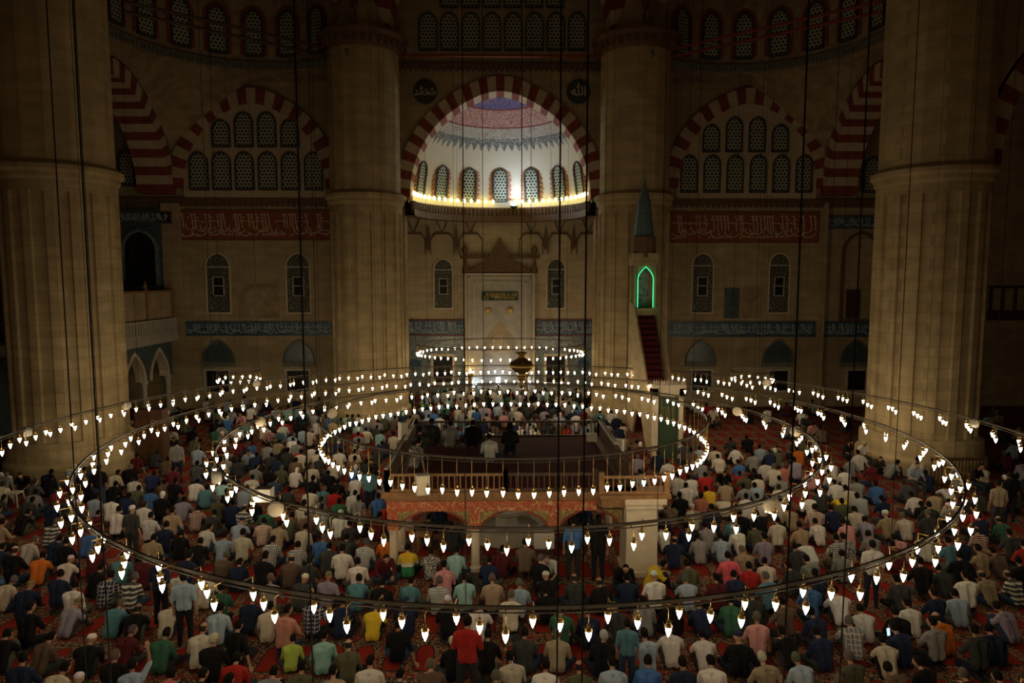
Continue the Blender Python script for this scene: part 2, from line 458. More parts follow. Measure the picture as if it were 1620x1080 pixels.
# thuluth-like strokes used for the inscription bands
def strokes(x0, x1, z0, z1, Y, seed, th=.045, gap=.19):
    r = random.Random(seed); b = MB(); H = z1-z0
    def poly(pts, w):
        for a, c in zip(pts, pts[1:]):
            d = Vector((c[0]-a[0], c[1]-a[1])); 
            if d.length < 1e-5: continue
            n = Vector((-d.y, d.x)).normalized()*w/2
            b.prism([(a[0]-n.x, a[1]-n.y), (c[0]-n.x, c[1]-n.y), (c[0]+n.x, c[1]+n.y), (a[0]+n.x, a[1]+n.y)], Matrix.Translation((0, Y, 0)), .02)
    x = x0+gap*.5
    while x < x1-gap*.5:
        k = r.random(); s = r.uniform(-.03, .03)
        if k < .62: poly([(x+.05*H, z0+H*r.uniform(.30, .42)), (x+s, z0+H*.92), (x+s-.05*H, z0+H*.86)], th)
        if k > .35:
            cx, cz, rr = x+r.uniform(0, .1), z0+H*r.uniform(.28, .5), H*r.uniform(.13, .22)
            a0 = r.uniform(2.6, 3.4)
            poly([(cx+rr*1.35*math.cos(a0+q*.45), cz+rr*math.sin(a0+q*.45)) for q in range(8)], th*.9)
        if k > .8: poly([(x-.25, z0+H*.62), (x, z0+H*.66), (min(x+.35, x1), z0+H*.6)], th*.8)
        if r.random() < .5: poly([(x, z0+H*.12), (x+.05, z0+H*.17)], th*1.3)
        if r.random() < .3: poly([(x+.1, z0+H*.75), (x+.16, z0+H*.80)], th)
        x += gap*r.uniform(.6, 1.15)
    return b
def inscription(px0, px1, pyt, pyb, Y, ground, ink, seed, label, th=.045, gap=.19, border='brown_paint'):
    a, c = at(px0, pyb, Y), at(px1, pyt, Y)
    g = MB(); g.box(a.x, c.x, Y-.05, Y, a.z, c.z)
    root = g.build('inscription_panel', ground)
    f = MB(); e = .06
    for q in ((a.x, c.x, c.z-e, c.z), (a.x, c.x, a.z, a.z+e), (a.x, a.x+e, a.z, c.z), (c.x-e, c.x, a.z, c.z)):
        f.box(q[0], q[1], Y-.08, Y-.04, q[2], q[3])
    f.build('border', border, root)
    strokes(a.x+.1, c.x-.1, a.z+.08, c.z-.08, Y-.07, seed, th, gap).build('lettering', ink, root)
    return tag(root, label, 'inscription', kind='structure')
inscription(284, 526, 332, 380, QW, 'red_band', 'ink_cream', 1, 'long red calligraphic inscription band on the left qibla wall', .05, .2)
inscription(1060, 1296, 335, 384, QW, 'red_band', 'ink_cream', 2, 'long red calligraphic inscription band on the right qibla wall', .05, .2)
inscription(1303, 1420, 341, 362, QW, 'blue_band', 'ink_white', 3, 'short blue tiled inscription panel beside right side pillar', .03, .14)
inscription(288, 529, 508, 531, QW, 'blue_band', 'ink_white', 4, 'blue tiled calligraphy strip along the left qibla wall', .03, .12, 'tiles_dark')
inscription(1055, 1290, 508, 533, QW, 'blue_band', 'ink_white', 5, 'blue tiled calligraphy strip along the right qibla wall', .03, .12, 'tiles_dark')
inscription(1296, 1420, 508, 533, QW, 'blue_band', 'ink_white', 6, 'blue tiled calligraphy strip at the far right behind side pillar', .03, .12, 'tiles_dark')
for px0, px1, mt, lb in ((377, 402, 'painted', 'left veined stone panel between the left wall windows'), (408, 440, 'painted', 'right veined stone panel between the left wall windows'),
                         (1145, 1170, 'tiles_dark', 'dark patterned panel between the right wall windows'), (1175, 1203, 'painted', 'pale patterned panel between the right wall windows')):
    a, c = at(px0, 503, QW), at(px1, 449 if px0 < 900 else 455, QW)
    o = MB().box(a.x, c.x, QW-.05, QW, a.z, c.z).build('wall_panel', mt); tag(o, lb, 'panel', kind='structure')
# pilaster strips where the side arches land
for px0, px1, y0, y1 in ((273, 286, 640, 322), (1294, 1302, 640, 322)):
    a, c = at(px0, y0, QW), at(px1, y1, QW)
    struct(MB().box(a.x, c.x, QW-.35, QW, 0, c.z).build('trim_pilaster', 'wall'))
# blind niche on the far right wall
T, w_, h_ = W3(1330, 1388, 505, 372, QW)
window(T, w_, h_, 'shallow muqarnas niche in the far right wall behind side pillar', 'wall', 'brown_paint', .12, .14)
o = MB().box(at(1337, 500, QW).x, at(1358, 500, QW).x, QW-.1, QW-.02, at(1340, 503, QW).z, at(1340, 458, QW).z).build('door_1', 'wood'); struct(o)

# ---------------- pillars
def pillar(cx, cy, r, label, zring=10.6, ztop=17.6):
    root = empty('pillar', (cx, cy, 0))
    def prof(rr, inset, n=16):
        pts = []
        for k in range(n):
            a = 2*PI*k/n
            for da, ri in ((.02, 0), (.07, 0), (.085, inset), (.305, inset), (.32, 0), (.372, 0)):
                b = a + da/(2*PI/16*1.0)*(2*PI/n)
                pts.append(((rr-ri)*math.cos(b), (rr-ri)*math.sin(b)))
        return pts
    def shaft(mb, pts, z0, z1):
        n = len(pts); vs = [(x, y, z0) for x, y in pts] + [(x, y, z1) for x, y in pts]
        mb.add(vs, [(i, (i+1) % n, (i+1) % n+n, i+n) for i in range(n)] + [tuple(range(n))[::-1], tuple(range(n, 2*n))])
    s = MB(); shaft(s, prof(r, .10), 1.3, zring-.6); shaft(s, prof(r, 0), zring-.6, zring)
    s.build('lower_shaft', 'stone', root)
    b = MB(); b.lathe([(r+.32, 0), (r+.32, .5), (r+.2, .62), (r+.2, 1.15), (r+.03, 1.3)], 32); b.build('plinth', 'stone', root)
    m = MB(); m.lathe([(r, zring-.25), (r+.10, zring-.12), (r+.10, zring), (r+.22, zring+.1), (r+.22, zring+.25), (r+.02, zring+.38)], 32); m.build('ring_moulding', 'stone', root)
    u = MB(); u.lathe([(r-.04, zring+.3), (r-.04, ztop)], 16); u.build('upper_shaft', 'stone', root)
    k = MB()
    for j in range(3):
        rr = r + .05 + j*.14
        k.lathe([(rr-.1, ztop+j*.22-.1), (rr+.06, ztop+j*.22+.12), (rr+.06, ztop+j*.22+.2)], 32, a0=j*PI/32)
    for j in range(32):
        a = 2*PI*j/32; k.lathe([(.0, -.1), (.10, .08), (.12, .3), (.02, .35)], 6, (math.cos(a)*(r+.2), math.sin(a)*(r+.2), ztop+.0))
    k.build('capital', 'tiles_dark' if False else 'brown_paint', root)
    h = MB(); h.lathe([(r*.9, ztop+.5), (r*.55, ztop+2.2), (r*.5, ZTOP)], 16); h.build('pier_head', 'stone', root)
    tag(root, label, 'pillar', kind='structure')
    return root
for sx in (-1, 1):
    sd = 'left' if sx < 0 else 'right'
    pillar(sx*PX, PY, 1.74, 'massive fluted stone pillar to the %s of the mihrab apse' % sd)
    pillar(sx*MX, MY, 1.83, 'massive fluted stone pillar at the %s side of the crowd' % sd, 10.4)

# ---------------- central bay: great arch wall, medallions, windows
CXB = 0.0
zs = at(792, 312, QW-.8).z; AR = at(792, 152, QW-.8).z - zs; AH = (at(936, 312, QW-.8).x - at(650, 312, QW-.8).x)/2
w = MB(); wall_with_arch(w, -7, 7, zs-.05, 24.5, CXB, AH+.02, AR+.02, zs, QW-.6, .8, .05)
struct(w.build('wall_apse_front', 'wall'), 'stone wall with tall arched opening in front of the apse half dome', 'wall')
v = MB(); voussoirs(v, Matrix.Translation((CXB, QW-.8, 0)), AH, AR, .72, 1.3, 37, .05, zs)
tag(v.build('arch', ['red_stone', 'cream_stone']), 'tall striped red and cream arch framing the lit half dome', 'arch', kind='structure')
c = MB(); z1 = at(792, 104, QW-.6).z; z0 = at(792, 116, QW-.6).z
c.box(-6, 6, QW-.95, QW-.6, z1-.1, z1)
for k in range(42): c.lathe([(.0, -.3), (.10, -.2), (.13, 0)], 6, (-5.9+k*.285, QW-.78, z1-.08))
struct(c.build('trim_muqarnas', 'brown_paint'))
c = MB(); z1 = at(792, 88, 34.2).z; c.box(-5.2, 5.2, 34.1, 34.3, z1-.06, z1+.06); tag(c.build('tie_beam', 'red_stone'), 'dark red iron tie beam across the mihrab bay', 'tie beam', kind='structure')
for px, txt, nm in ((673, '\ufdf4', 'left'), (915, '\ufdf2', 'right')):
    p = at(px, 146, QW-.7)
    m = MB(); T = Matrix.Translation(p) @ Matrix.Rotation(PI/2, 4, 'X')
    m.lathe([(.56, 0), (.56, .06), (.50, .09)], 32, T=T); root = m.build('roundel', 'blue_disc')
    MB().lathe([(.56, 0), (.60, .02), (.60, .08), (.56, .10)], 32, T=T).build('rim', 'frame', root)
    fc = bpy.data.curves.new('lettering', 'FONT'); fc.body = txt; fc.size = .62 if nm == 'right' else .50; fc.align_x = 'CENTER'; fc.align_y = 'CENTER'; fc.extrude = .01; fc.offset = .006
    fo = bpy.data.objects.new('lettering', fc); COL.objects.link(fo); fc.materials.append(MT['ink_cream'])
    fo.location = (p.x, p.y-.11, p.z); fo.rotation_euler = (PI/2, 0, 0); fo.parent = root
    tag(root, 'round dark teal calligraphy roundel at the upper %s of the great arch' % nm, 'roundel', kind='structure')
for k in range(8):
    p0 = 665+33.6*k; window(*W3(p0, p0+25, 79, 23, QW-.6)[:3])
for k in range(6):
    p0 = 698+33.6*k; window(*W3(p0, p0+25, 11, -45, QW-.6)[:3])

# ---------------- apse
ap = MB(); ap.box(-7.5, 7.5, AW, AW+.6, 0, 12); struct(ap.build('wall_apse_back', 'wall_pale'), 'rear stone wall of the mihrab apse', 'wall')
for sx, sd in ((-1, 'left'), (1, 'right')):
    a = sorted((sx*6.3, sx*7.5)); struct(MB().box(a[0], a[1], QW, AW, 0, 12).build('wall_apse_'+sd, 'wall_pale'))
EL = (4.8, 4.5, 5.3); OC = Vector((0, QW-.1, zs))
def ell(az, e, k=1.0):
    return Vector((EL[0]*k*math.cos(e)*math.sin(az), EL[1]*k*math.cos(e)*math.cos(az), EL[2]*k*math.sin(e)))
d = MB(); NA, NE = 48, 20; vs = []
for kk in (1.0, 1.06):
    for j in range(NE+1):
        for i in range(NA+1): vs.append(ell(-PI/2+PI*i/NA, PI/2*j/NE*.999, kk))
fs = []; o2 = (NE+1)*(NA+1)
for j in range(NE):
    for i in range(NA):
        a = j*(NA+1)+i; fs.append((a, a+1, a+NA+2, a+NA+1)); fs.append((a+o2, a+NA+1+o2, a+NA+2+o2, a+1+o2))
d.add(vs, fs); dm = d.build('ceiling_half_dome', 'half_dome', smooth=True); dm.location = OC
struct(dm, 'brightly lit painted half dome above the mihrab', 'half dome')
# soffit and muqarnas cornice under the half dome
c = MB()
for kk, zt, zb, mi in ((1.0, .0, -.30, 0), (.965, -.22, -.55, 1), (.93, -.50, -.85, 0)):
    pin = [ell(-PI/2+PI*i/NA, 0, kk) for i in range(NA+1)]; pout = [Vector((max(-6.35, min(6.35, q.x)), min(q.y, 4.6), q.z)) for q in [ell(-PI/2+PI*i/NA, 0, 1.06 if kk < 1 else 2.2) for i in range(NA+1)]]
    for i in range(NA):
        q = [pin[i], pin[i+1], pout[i+1], pout[i]]
        c.add([OC+p+Vector((0, 0, zb)) for p in q]+[OC+p+Vector((0, 0, zt)) for p in q], [(3, 2, 1, 0), (4, 5, 6, 7), (0, 1, 5, 4), (2, 3, 7, 6)])
for i in range(60):
    p = OC+ell(-PI/2+PI*(i+.5)/60, 0, .955); c.lathe([(0, -.75), (.13, -.45), (.16, -.1)], 6, p)
struct(c.build('trim_apse_cornice', 'brown_paint'), 'curved carved muqarnas cornice below the lit half dome', 'cornice')
s = MB(); s.box(-6.4, 6.4, QW+.1, AW, zs-1.0, zs-.86); 
struct(s.build('ceiling_apse', 'wall')) if False else None
# seven small lattice windows of the half dome with toothed red surrounds
for k in range(7):
    az = math.radians(-69+23*k); e0 = math.radians(4); p = OC+ell(az, e0, .985)
    nrm = Vector((math.sin(az)/EL[0], math.cos(az)/EL[1], 0)).normalized()
    T = Matrix.Translation(p) @ Matrix.Rotation(math.atan2(-nrm.x, nrm.y), 4, 'Z') @ Matrix.Rotation(math.radians(9), 4, 'X')
    def teeth(root, w_, h_, zs_):
        b = MB(); n = 26
        def path(e):
            top = arch_line(w_/2+e, w_/2*1.1+e, 11, .05, zs_); lo = [(-w_/2-e, z) for z in (0, .25, .5, .75, 1.0)]; hi = [(w_/2+e, z) for z in (1.0, .75, .5, .25, 0)]
            return lo+top+hi
        A, B, C_ = path(.10), path(.15), path(.30)
        b.band(A, B, Matrix.Translation((0, -.03, 0)), .08)
        for i in range(len(B)-1):
            mid = ((C_[i][0]+C_[i+1][0])/2, (C_[i][1]+C_[i+1][1])/2)
            b.prism([B[i], B[i+1], mid], Matrix.Translation((0, -.03, 0)), .05)
        b.build('painted_surround', 'red_paint', root)
    window(T, .72, 1.75, 'small lattice window with toothed red border, %s in half dome' % ('far left', 'second from left', 'third from left', 'centre', 'third from right', 'second from right', 'far right')[k], extra=teeth)
# string of bulbs round the base of the half dome
hb = MB()
for i in range(NA):
    a, b_ = OC+ell(-PI/2+PI*i/NA, 0, .95)+Vector((0, 0, .42)), OC+ell(-PI/2+PI*(i+1)/NA, 0, .95)+Vector((0, 0, .42)); hb.tube(a, b_, .012, 5)
garland = hb.build('light_garland', 'iron'); tag(garland, 'string of small yellow bulbs round the base of the lit half dome', 'string lights')
bm_ = MB().lathe([(.02, -.12), (.07, -.08), (.085, 0), (.05, .07), (.03, .1)], 8).mesh('bulb'); bm_.materials.append(MT['lamp_dome'])
for i in range(33):
    if i in (16, 17): continue
    p = OC+ell(-PI/2+PI*(i+.5)/33, 0, .94)+Vector((0, 0, .32))
    o = bpy.data.objects.new('bulb', bm_); COL.objects.link(o); o.location = p; o.parent = garland
for i in range(0, 17):                     # thin balustrade wires
    pass
p = at(813, 330, 40.0)
f = empty('floodlight', p)
m = MB(); m.lathe([(.10, 0), (.20, .10), (.22, .22), (.20, .24)], 16, T=Matrix.Rotation(math.radians(25), 4, 'X')); m.build('housing', 'frame', f)
m = MB(); m.lathe([(.185, .235), (.14, .30), (.05, .33)], 16, T=Matrix.Rotation(math.radians(25), 4, 'X')); m.build('lens', 'flood', f)
m = MB(); m.box(-.03, .03, -.1, .1, -.35, .05); m.build('bracket', 'frame', f)
tag(f, 'bright white floodlight on the cornice under the half dome', 'floodlight')

# tiles, windows and mihrab of the apse wall
for px0, px1, sd in ((600, 735, 'left'), (847, 985, 'right')):
    a, c = at(px0, 532, AW), at(px1, 503, AW)
    o = MB().box(a.x, c.x, AW-.08, AW, 0, a.z).build('tile_panel', 'tiles'); tag(o, 'tall blue and white tile panel %s of the mihrab' % sd, 'tile panel', kind='structure')
    inscription(px0, px1, 505, 531, AW-.02, 'blue_band', 'ink_white', 20+px0, 'blue and white tiled inscription strip %s of the mihrab' % sd, .045, .14, 'red_stone')
    pc = 657 if sd == 'left' else 923; q = at(pc, 577, AW-.1)
    o = MB().lathe([(.36, 0), (.36, .05)], 24, T=Matrix.Translation(q) @ Matrix.Rotation(PI/2, 4, 'X')).build('tile_roundel', 'blue_band'); tag(o, 'dark blue round tile medallion %s of the mihrab windows' % sd, 'medallion', kind='structure')
for p0, p1, sd in ((688, 715, 'left'), (866, 893, 'right')):
    T, w_, h_ = W3(p0, p1, 487, 411, AW)
    window(T, w_, h_, 'tall arched coloured-glass window %s of the mihrab' % sd, 'stained', 'marble_ivory', .08, .1, extra=tracery)
for p0, p1, sd in ((686, 716, 'left'), (864, 894, 'right')):
    T, w_, h_ = W3(p0, p1, 610, 563, AW-.1)
    window(Matrix.Translation((T.translation.x, AW-.1, .7)), w_, at(700, 563, AW).z-.7, 'dark low window in marble frame %s of the mihrab' % sd, 'dark', 'marble_ivory', .14, .14, arch=False)
# squinch ribs above the apse windows
s = MB()
for pc in (655, 700, 745, 840, 885, 930):
    a = at(pc, 402, AW); T = Matrix.Translation((a.x, AW-.12, 0)); hh = at(pc, 350, AW).z - a.z
    s.band([(-.66, a.z), (-.66, a.z+hh*.42), (-.4, a.z+hh*.6), (.4, a.z+hh*.6), (.66, a.z+hh*.42), (.66, a.z)], [(-.71, a.z), (-.71, a.z+hh*.45), (-.43, a.z+hh*.66), (.43, a.z+hh*.66), (.71, a.z+hh*.45), (.71, a.z)], T, .12)
    s.band([(-.05, a.z+hh*.66), (-.5, a.z+hh*1.2)], [(.0, a.z+hh*.66), (-.44, a.z+hh*1.2)], T, .12); s.band([(.0, a.z+hh*.66), (.44, a.z+hh*1.2)], [(.05, a.z+hh*.66), (.5, a.z+hh*1.2)], T, .12)
for pc in (678, 722, 863, 907):
    a = at(pc, 388, AW); s.prism([(0, a.z-.3), (.16, a.z), (0, a.z+1.2), (-.16, a.z)], Matrix.Translation((a.x, AW-.16, 0)), .16)
struct(s.build('trim_squinch', 'brown_paint'), 'rows of carved squinch niches above the apse windows', 'carving')
mh = empty('mihrab', (at(791, 600, AW).x, AW, 0)); cx = mh.location.x
def mz(py): return at(791, py, AW-.5).z
hw = (at(846, 500, AW-.5).x-at(736, 500, AW-.5).x)/2
b = MB(); niche_h = mz(520)
T = Matrix.Translation((0, -.5, 0))
a = arch_line(1.02, niche_h-mz(556), 16, .35, mz(556))
b.prism([(-hw, 0), (-1.02, 0), (-1.02, mz(556)), (-1.02, mz(432)), (-hw, mz(432))], T, .5); b.prism([(1.02, 0), (hw, 0), (hw, mz(432)), (1.02, mz(432)), (1.02, mz(556))], T, .5)
for i in range(16): b.prism([a[i], a[i+1], (a[i+1][0], mz(432)), (a[i][0], mz(432))], T, .5)
b.build('surround', 'marble', mh)
b = MB()
for e, q in ((0, .0), (.22, .04), (.5, .02)):
    b.box(-hw+e, -hw+e+.07, -.56-q, -.5, 0, mz(432)-e); b.box(hw-e-.07, hw-e, -.56-q, -.5, 0, mz(432)-e); b.box(-hw+e, hw-e, -.56-q, -.5, mz(432)-e-.07, mz(432)-e)
b.build('moulding', 'marble_ivory', mh)
b = MB(); 
for j in range(5):
    r_ = 1.0-j*.19; b.lathe([(r_, mz(556)+j*.28-.05), (r_-.02, mz(556)+j*.28+.05), (max(r_-.17, .05), mz(556)+(j+1)*.28)], 14, (0, .42, 0))
    for q in range(12-j*2):
        an = PI+PI*(q+.5)/(12-j*2); b.lathe([(.0, -.16), (.08, 0), (.09, .12)], 6, (r_*math.cos(an), .42+r_*math.sin(an)*.9, mz(556)+j*.28))
b.build('muqarnas_hood', 'marble_ivory', mh)
b = MB(); b.box(-1.1, 1.1, -.02, .0, 0, mz(540)); b.build('niche_back', 'marble', mh)
b = MB(); b.box(*(at(762, 468, 40.4).x-cx, at(820, 468, 40.4).x-cx), -.6, -.5, mz(475), mz(461)); pl = b.build('plaque', 'green_cloth', mh)
st = strokes(at(764, 468, 40.4).x-cx, at(818, 468, 40.4).x-cx, mz(474), mz(462), -.63, 77, .03, .1).build('lettering', 'gold', pl)
for q in (772, 807):
    MB().lathe([(.2, 0), (.2, .06), (.1, .1)], 16, T=Matrix.Translation((at(q, 491, 40.5).x-cx, -.5, mz(491))) @ Matrix.Rotation(PI/2, 4, 'X')).build('rosette', 'gold', mh)
b = MB()    # carved crown
prof = [(-1.55, mz(430))]; crown = [(735, 430), (750, 424), (764, 416), (775, 404), (781, 392), (786, 384), (790, 374), (791, 374), (795, 384), (800, 392), (806, 404), (817, 416), (831, 424), (846, 430)]
b.prism([(at(x, y, 40.5).x-cx, mz(y)) for x, y in crown], Matrix.Translation((0, -.55, 0)), .35)
b.box(-hw-.3, hw+.3, -.5, -.3, mz(409), mz(406))
for k in range(24): b.lathe([(.05, 0), (.06, .1), (0, .26)], 5, (-hw-.25+k*(2*hw+.5)/23, -.4, mz(407)))
b.build('crown', 'brown_paint', mh)
for sx in (-1, 1):
    b = MB(); b.lathe([(.20, mz(432)), (.17, mz(426)), (.10, mz(420)), (.09, mz(402)), (.13, mz(400)), (.2, mz(396)), (.2, mz(392)), (.06, mz(388)), (.02, mz(386))], 12, (sx*(hw-.02), -.45, 0)); b.build('finial', 'brown_paint', mh)
tag(mh, 'tall carved marble mihrab with pointed crown in the centre of the apse', 'mihrab')
for px, py, nm in ((751, 612, 'left'), (788, 606, 'middle'), (831, 610, 'right')):
    p = at(px, py, 40.1); u = MB(); u.lathe([(.08, -.5), (.08, -.2), (.16, -.1), (.17, .0)], 12, p); root = u.build('uplight', 'white_plastic')
    MB().lathe([(.16, 0), (.13, .06)], 12, p).build('lens', 'blue_lamp', root) if False else MB().box(p.x-.12, p.x+.12, p.y-.06, p.y, p.z-.16, p.z+.34).build('lens', 'blue_lamp', root)
    MB().tube((p.x, p.y, p.z-.5), (p.x, p.y, 0), .03).build('stand', 'iron', root)
    tag(root, 'bluish white light on a stand at the foot of the mihrab, %s of three' % nm, 'lamp')
for px, sd in ((744, 'left'), (832, 'right')):
    p = at(px, 590, 39.9); u = MB(); u.lathe([(.22, 0), (.22, .2), (.12, .4), (.10, p.z-.3), (.2, p.z-.1), (.16, p.z)], 12, (p.x, p.y, 0)); root = u.build('candle_stand', 'brass')
    MB().lathe([(.05, 0), (.06, .1), (.0, .3)], 8, (p.x, p.y, p.z)).build('flame', 'candle', root)
    tag(root, 'tall brass candle stand with warm glow %s of the mihrab niche' % sd, 'candle stand')

# ------------------------------------------------------------------ side bays: oblique striped arches, exedrae
for sx, sd in ((-1, 'left'), (1, 'right')):
    # arch from side pillar to the qibla wall, spanning in depth
    xin, dep = 16.8, 1.6
    y0, y1 = MY+1.3, QW; hw = (y1-y0)/2-.75; zs2 = 11.2
    # local x along +Y of the world, extrusion outwards
    if sx < 0: T = Matrix.Translation((-xin, (y0+y1)/2, 0)) @ Matrix.Rotation(PI/2, 4, 'Z')
    else: T = Matrix.Translation((xin, (y0+y1)/2, 0)) @ Matrix.Rotation(-PI/2, 4, 'Z')
    v = MB(); voussoirs(v, T, hw, 4.3, .75, dep, 31, .05, zs2)
    tag(v.build('arch', ['red_stone', 'cream_stone']), 'deep striped red and cream arch between %s side pillar and qibla wall' % sd, 'arch', kind='structure')
    w = MB(); a = arch_line(hw+.7, 5.0, 24, .05, zs2)
    for i in range(24): w.prism([a[i], a[i+1], (a[i+1][0], 19), (a[i][0], 19)], T, dep)
    struct(w.build('wall_spandrel_'+sd, 'painted'))
    # pier carrying it against the wall
    # exedra: corner half-dome on a curved cornice
    ec = Vector((sx*11.1, 29.6, 0)); R_ = 5.25; zc = 17.3
    c = MB(); n = 40; arc = []
    for i in range(n+1):
        th = math.radians(-50) + math.radians(190)*i/n       # sweep around the outer corner
        ang = (PI/2 + sx*(-PI/4)) if False else 0
        arc.append(th)
    base = math.atan2(1, sx)      # direction of the corner
    pts = [ec + Vector((R_*math.cos(base-math.radians(100)+math.radians(200)*i/n), R_*math.sin(base-math.radians(100)+math.radians(200)*i/n), 0)) for i in range(n+1)]
    def off(i, k): return ec + (pts[i]-ec)*k
    for k0, za, zb in ((.96, -.12, 0), (.975, -.3, -.10)):
        for i in range(n):
            q = [off(i, k0), off(i+1, k0), off(i+1, 1.03), off(i, 1.03)]
            c.add([p+Vector((0, 0, zc+za)) for p in q]+[p+Vector((0, 0, zc+zb)) for p in q], [(3, 2, 1, 0), (4, 5, 6, 7), (0, 1, 5, 4), (2, 3, 7, 6)])
    for i in range(90):
        th = base-math.radians(100)+math.radians(200)*i/89; c.lathe([(0, -.28), (.07, -.15), (.09, 0)], 5, ec+Vector((R_*.965*math.cos(th), R_*.965*math.sin(th), zc-.10)))
    struct(c.build('trim_exedra_'+sd, 'cornice'), 'curved dark muqarnas cornice of the %s corner exedra' % sd, 'cornice')
    dr = MB()                     # drum and cap
    lev = [(1.0, 0), (1.0, 3.2)] + [(math.cos(t), 3.2+4.6*math.sin(t)) for t in [PI/2*j/8 for j in range(1, 8)]]
    vs = []
    for k2 in (1.0, 1.05):
        for kk, hz in lev:
            for i in range(n+1): p = off(i, kk*k2); vs.append((p.x, p.y, zc+hz))
    fs = []; L = len(lev); o2 = L*(n+1)
    for j in range(L-1):
        for i in range(n): a = j*(n+1)+i; fs += [(a, a+1, a+n+2, a+n+1), (a+o2, a+n+1+o2, a+n+2+o2, a+1+o2)]
    dr.add(vs, fs); struct(dr.build('ceiling_exedra_'+sd, 'painted', smooth=False), 'painted corner half dome with windows, upper %s' % sd, 'half dome')
    for k in range(9):
        th = base + math.radians(-72+18*k)
        p = ec + Vector((R_*.985*math.cos(th), R_*.985*math.sin(th), zc+.35))
        T2 = Matrix.Translation(p) @ Matrix.Rotation(th-PI/2, 4, 'Z')
        def teeth2(root, w_, h_, zs_):
            bb = MB()
            def path(e): return [(-w_/2-e, 0), (-w_/2-e, .6), (-w_/2-e, 1.1)] + arch_line(w_/2+e, w_/2*1.1+e, 12, .05, zs_) + [(w_/2+e, 1.1), (w_/2+e, .6), (w_/2+e, 0)]
            bb.band(path(.09), path(.24), Matrix.Translation((0, -.03, 0)), .06); bb.build('painted_surround', 'red_stone', root)
        window(T2, .74, 2.0, extra=teeth2)
    # pendentive surface from the curved cornice down to the two walls
    pe = MB(); vs = []; NL = 6
    for i in range(n+1):
        p = pts[i]; d_ = (p-ec); d_.normalize()
        tx = ((sx*xin-ec.x)/d_.x) if d_.x*sx > .02 else 1e9
        ty = ((QW-ec.y)/d_.y) if d_.y > .02 else 1e9
        t_ = min(tx, ty, 12); q = ec+d_*t_
        q.x = sx*max(abs(q.x), PX+.2); q.y = max(q.y, MY+.3)
        corner = max(0, 1-(Vector((sx*xin, QW, 0))-q).length/4.0)
        zl = 16.9-3.6*corner
        for j in range(NL+1):
            f_ = j/NL; vs.append((p.x+(q.x-p.x)*f_, p.y+(q.y-p.y)*f_, zc-.3 + (zl-zc+.3)*(f_**1.6)))
    fs = []
    for i in range(n):
        for j in range(NL): a = i*(NL+1)+j; fs.append((a, a+1, a+NL+2, a+NL+1))
    pe.add(vs, fs); struct(pe.build('wall_pendentive_'+sd, 'painted'))
    # big striped arches springing above the capitals
    A = Vector((sx*PX, PY, 0)); B = Vector((sx*MX, MY, 0)); mid = (A+B)/2; dv = (B-A); L = dv.length; ang = math.atan2(dv.y, dv.x)
    v = MB(); voussoirs(v, Matrix.Translation(mid) @ Matrix.Rotation(ang, 4, 'Z') @ Matrix.Translation((0, -.7, 0)), L/2-1.0, L/2-.6, .8, 1.4, 33, .05, 18.1)
    tag(v.build('arch', ['red_stone', 'cream_stone']), 'high striped arch over the %s corner exedra' % sd, 'arch', kind='structure')
    # tie rods
    for dz in (0, .55):
        p, q = at(525 if sx < 0 else 1060, 78+dz*22, 33.5), at(195 if sx < 0 else 1395, 2+dz*30 if sx < 0 else 2+dz*30, 26.5)
        m = MB(); m.tube(p, q, .07, 6)
        tag(m.build('tie_rod', 'red_stone' if sx > 0 else 'wood'), '%s iron tie rod crossing before the %s exedra windows' % ('upper' if dz == 0 else 'lower', sd), 'tie rod', kind='structure')
    # arch from the side pillar out to the aisle
    T = Matrix.Translation((sx*(MX+1.6+5.0), MY-.6, 0))
    v = MB(); voussoirs(v, T, 4.6, 5.0, .8, 1.6, 31, .05, 10.9)
    tag(v.build('arch', ['red_stone', 'cream_stone']), 'striped aisle arch springing from the outer side of %s pillar' % sd, 'arch', kind='structure')
    w = MB(); a = arch_line(5.3, 5.7, 24, .05, 10.9)
    for i in range(24): w.prism([a[i], a[i+1], (a[i+1][0], 24), (a[i][0], 24)], T, 1.6)
    struct(w.build('wall_aisle_'+sd, 'wall'))
    xs = sorted((sx*30, sx*31)); struct(MB().box(xs[0], xs[1], -6, 44, 0, 24).build('wall_'+sd, 'wall'))
    # aisle gallery seen outside the side pillar
    g = MB(); xs = sorted((sx*17.6, sx*30)); g.box(xs[0], xs[1], 27.5, 28.0, 5.2, 5.6)
    for k in range(20): g.box(sx*(17.8+k*.5)-.05, sx*(17.8+k*.5)+.05, 27.5, 27.6, 5.6, 6.5)
    g.box(xs[0], xs[1], 27.45, 27.65, 6.5, 6.62)
    tag(g.build('gallery_balustrade', 'wood'), 'dark aisle gallery balustrade beyond the %s side pillar' % sd, 'balustrade', kind='structure')
v = MB(); voussoirs(v, Matrix.Translation((0, PY-.7, 0)), PX-1.3, PX-.6, .85, 1.4, 29, .05, 18.1)
tag(v.build('arch', ['red_stone', 'cream_stone']), 'high striped arch over the central mihrab bay', 'arch', kind='structure')
struct(MB().box(-31, 31, -6.5, -6, 0, 24).build('wall_rear', 'wall'))
struct(MB().box(-31, 31, -6.5, 44, 27, 27.4).build('ceiling', 'dome'))

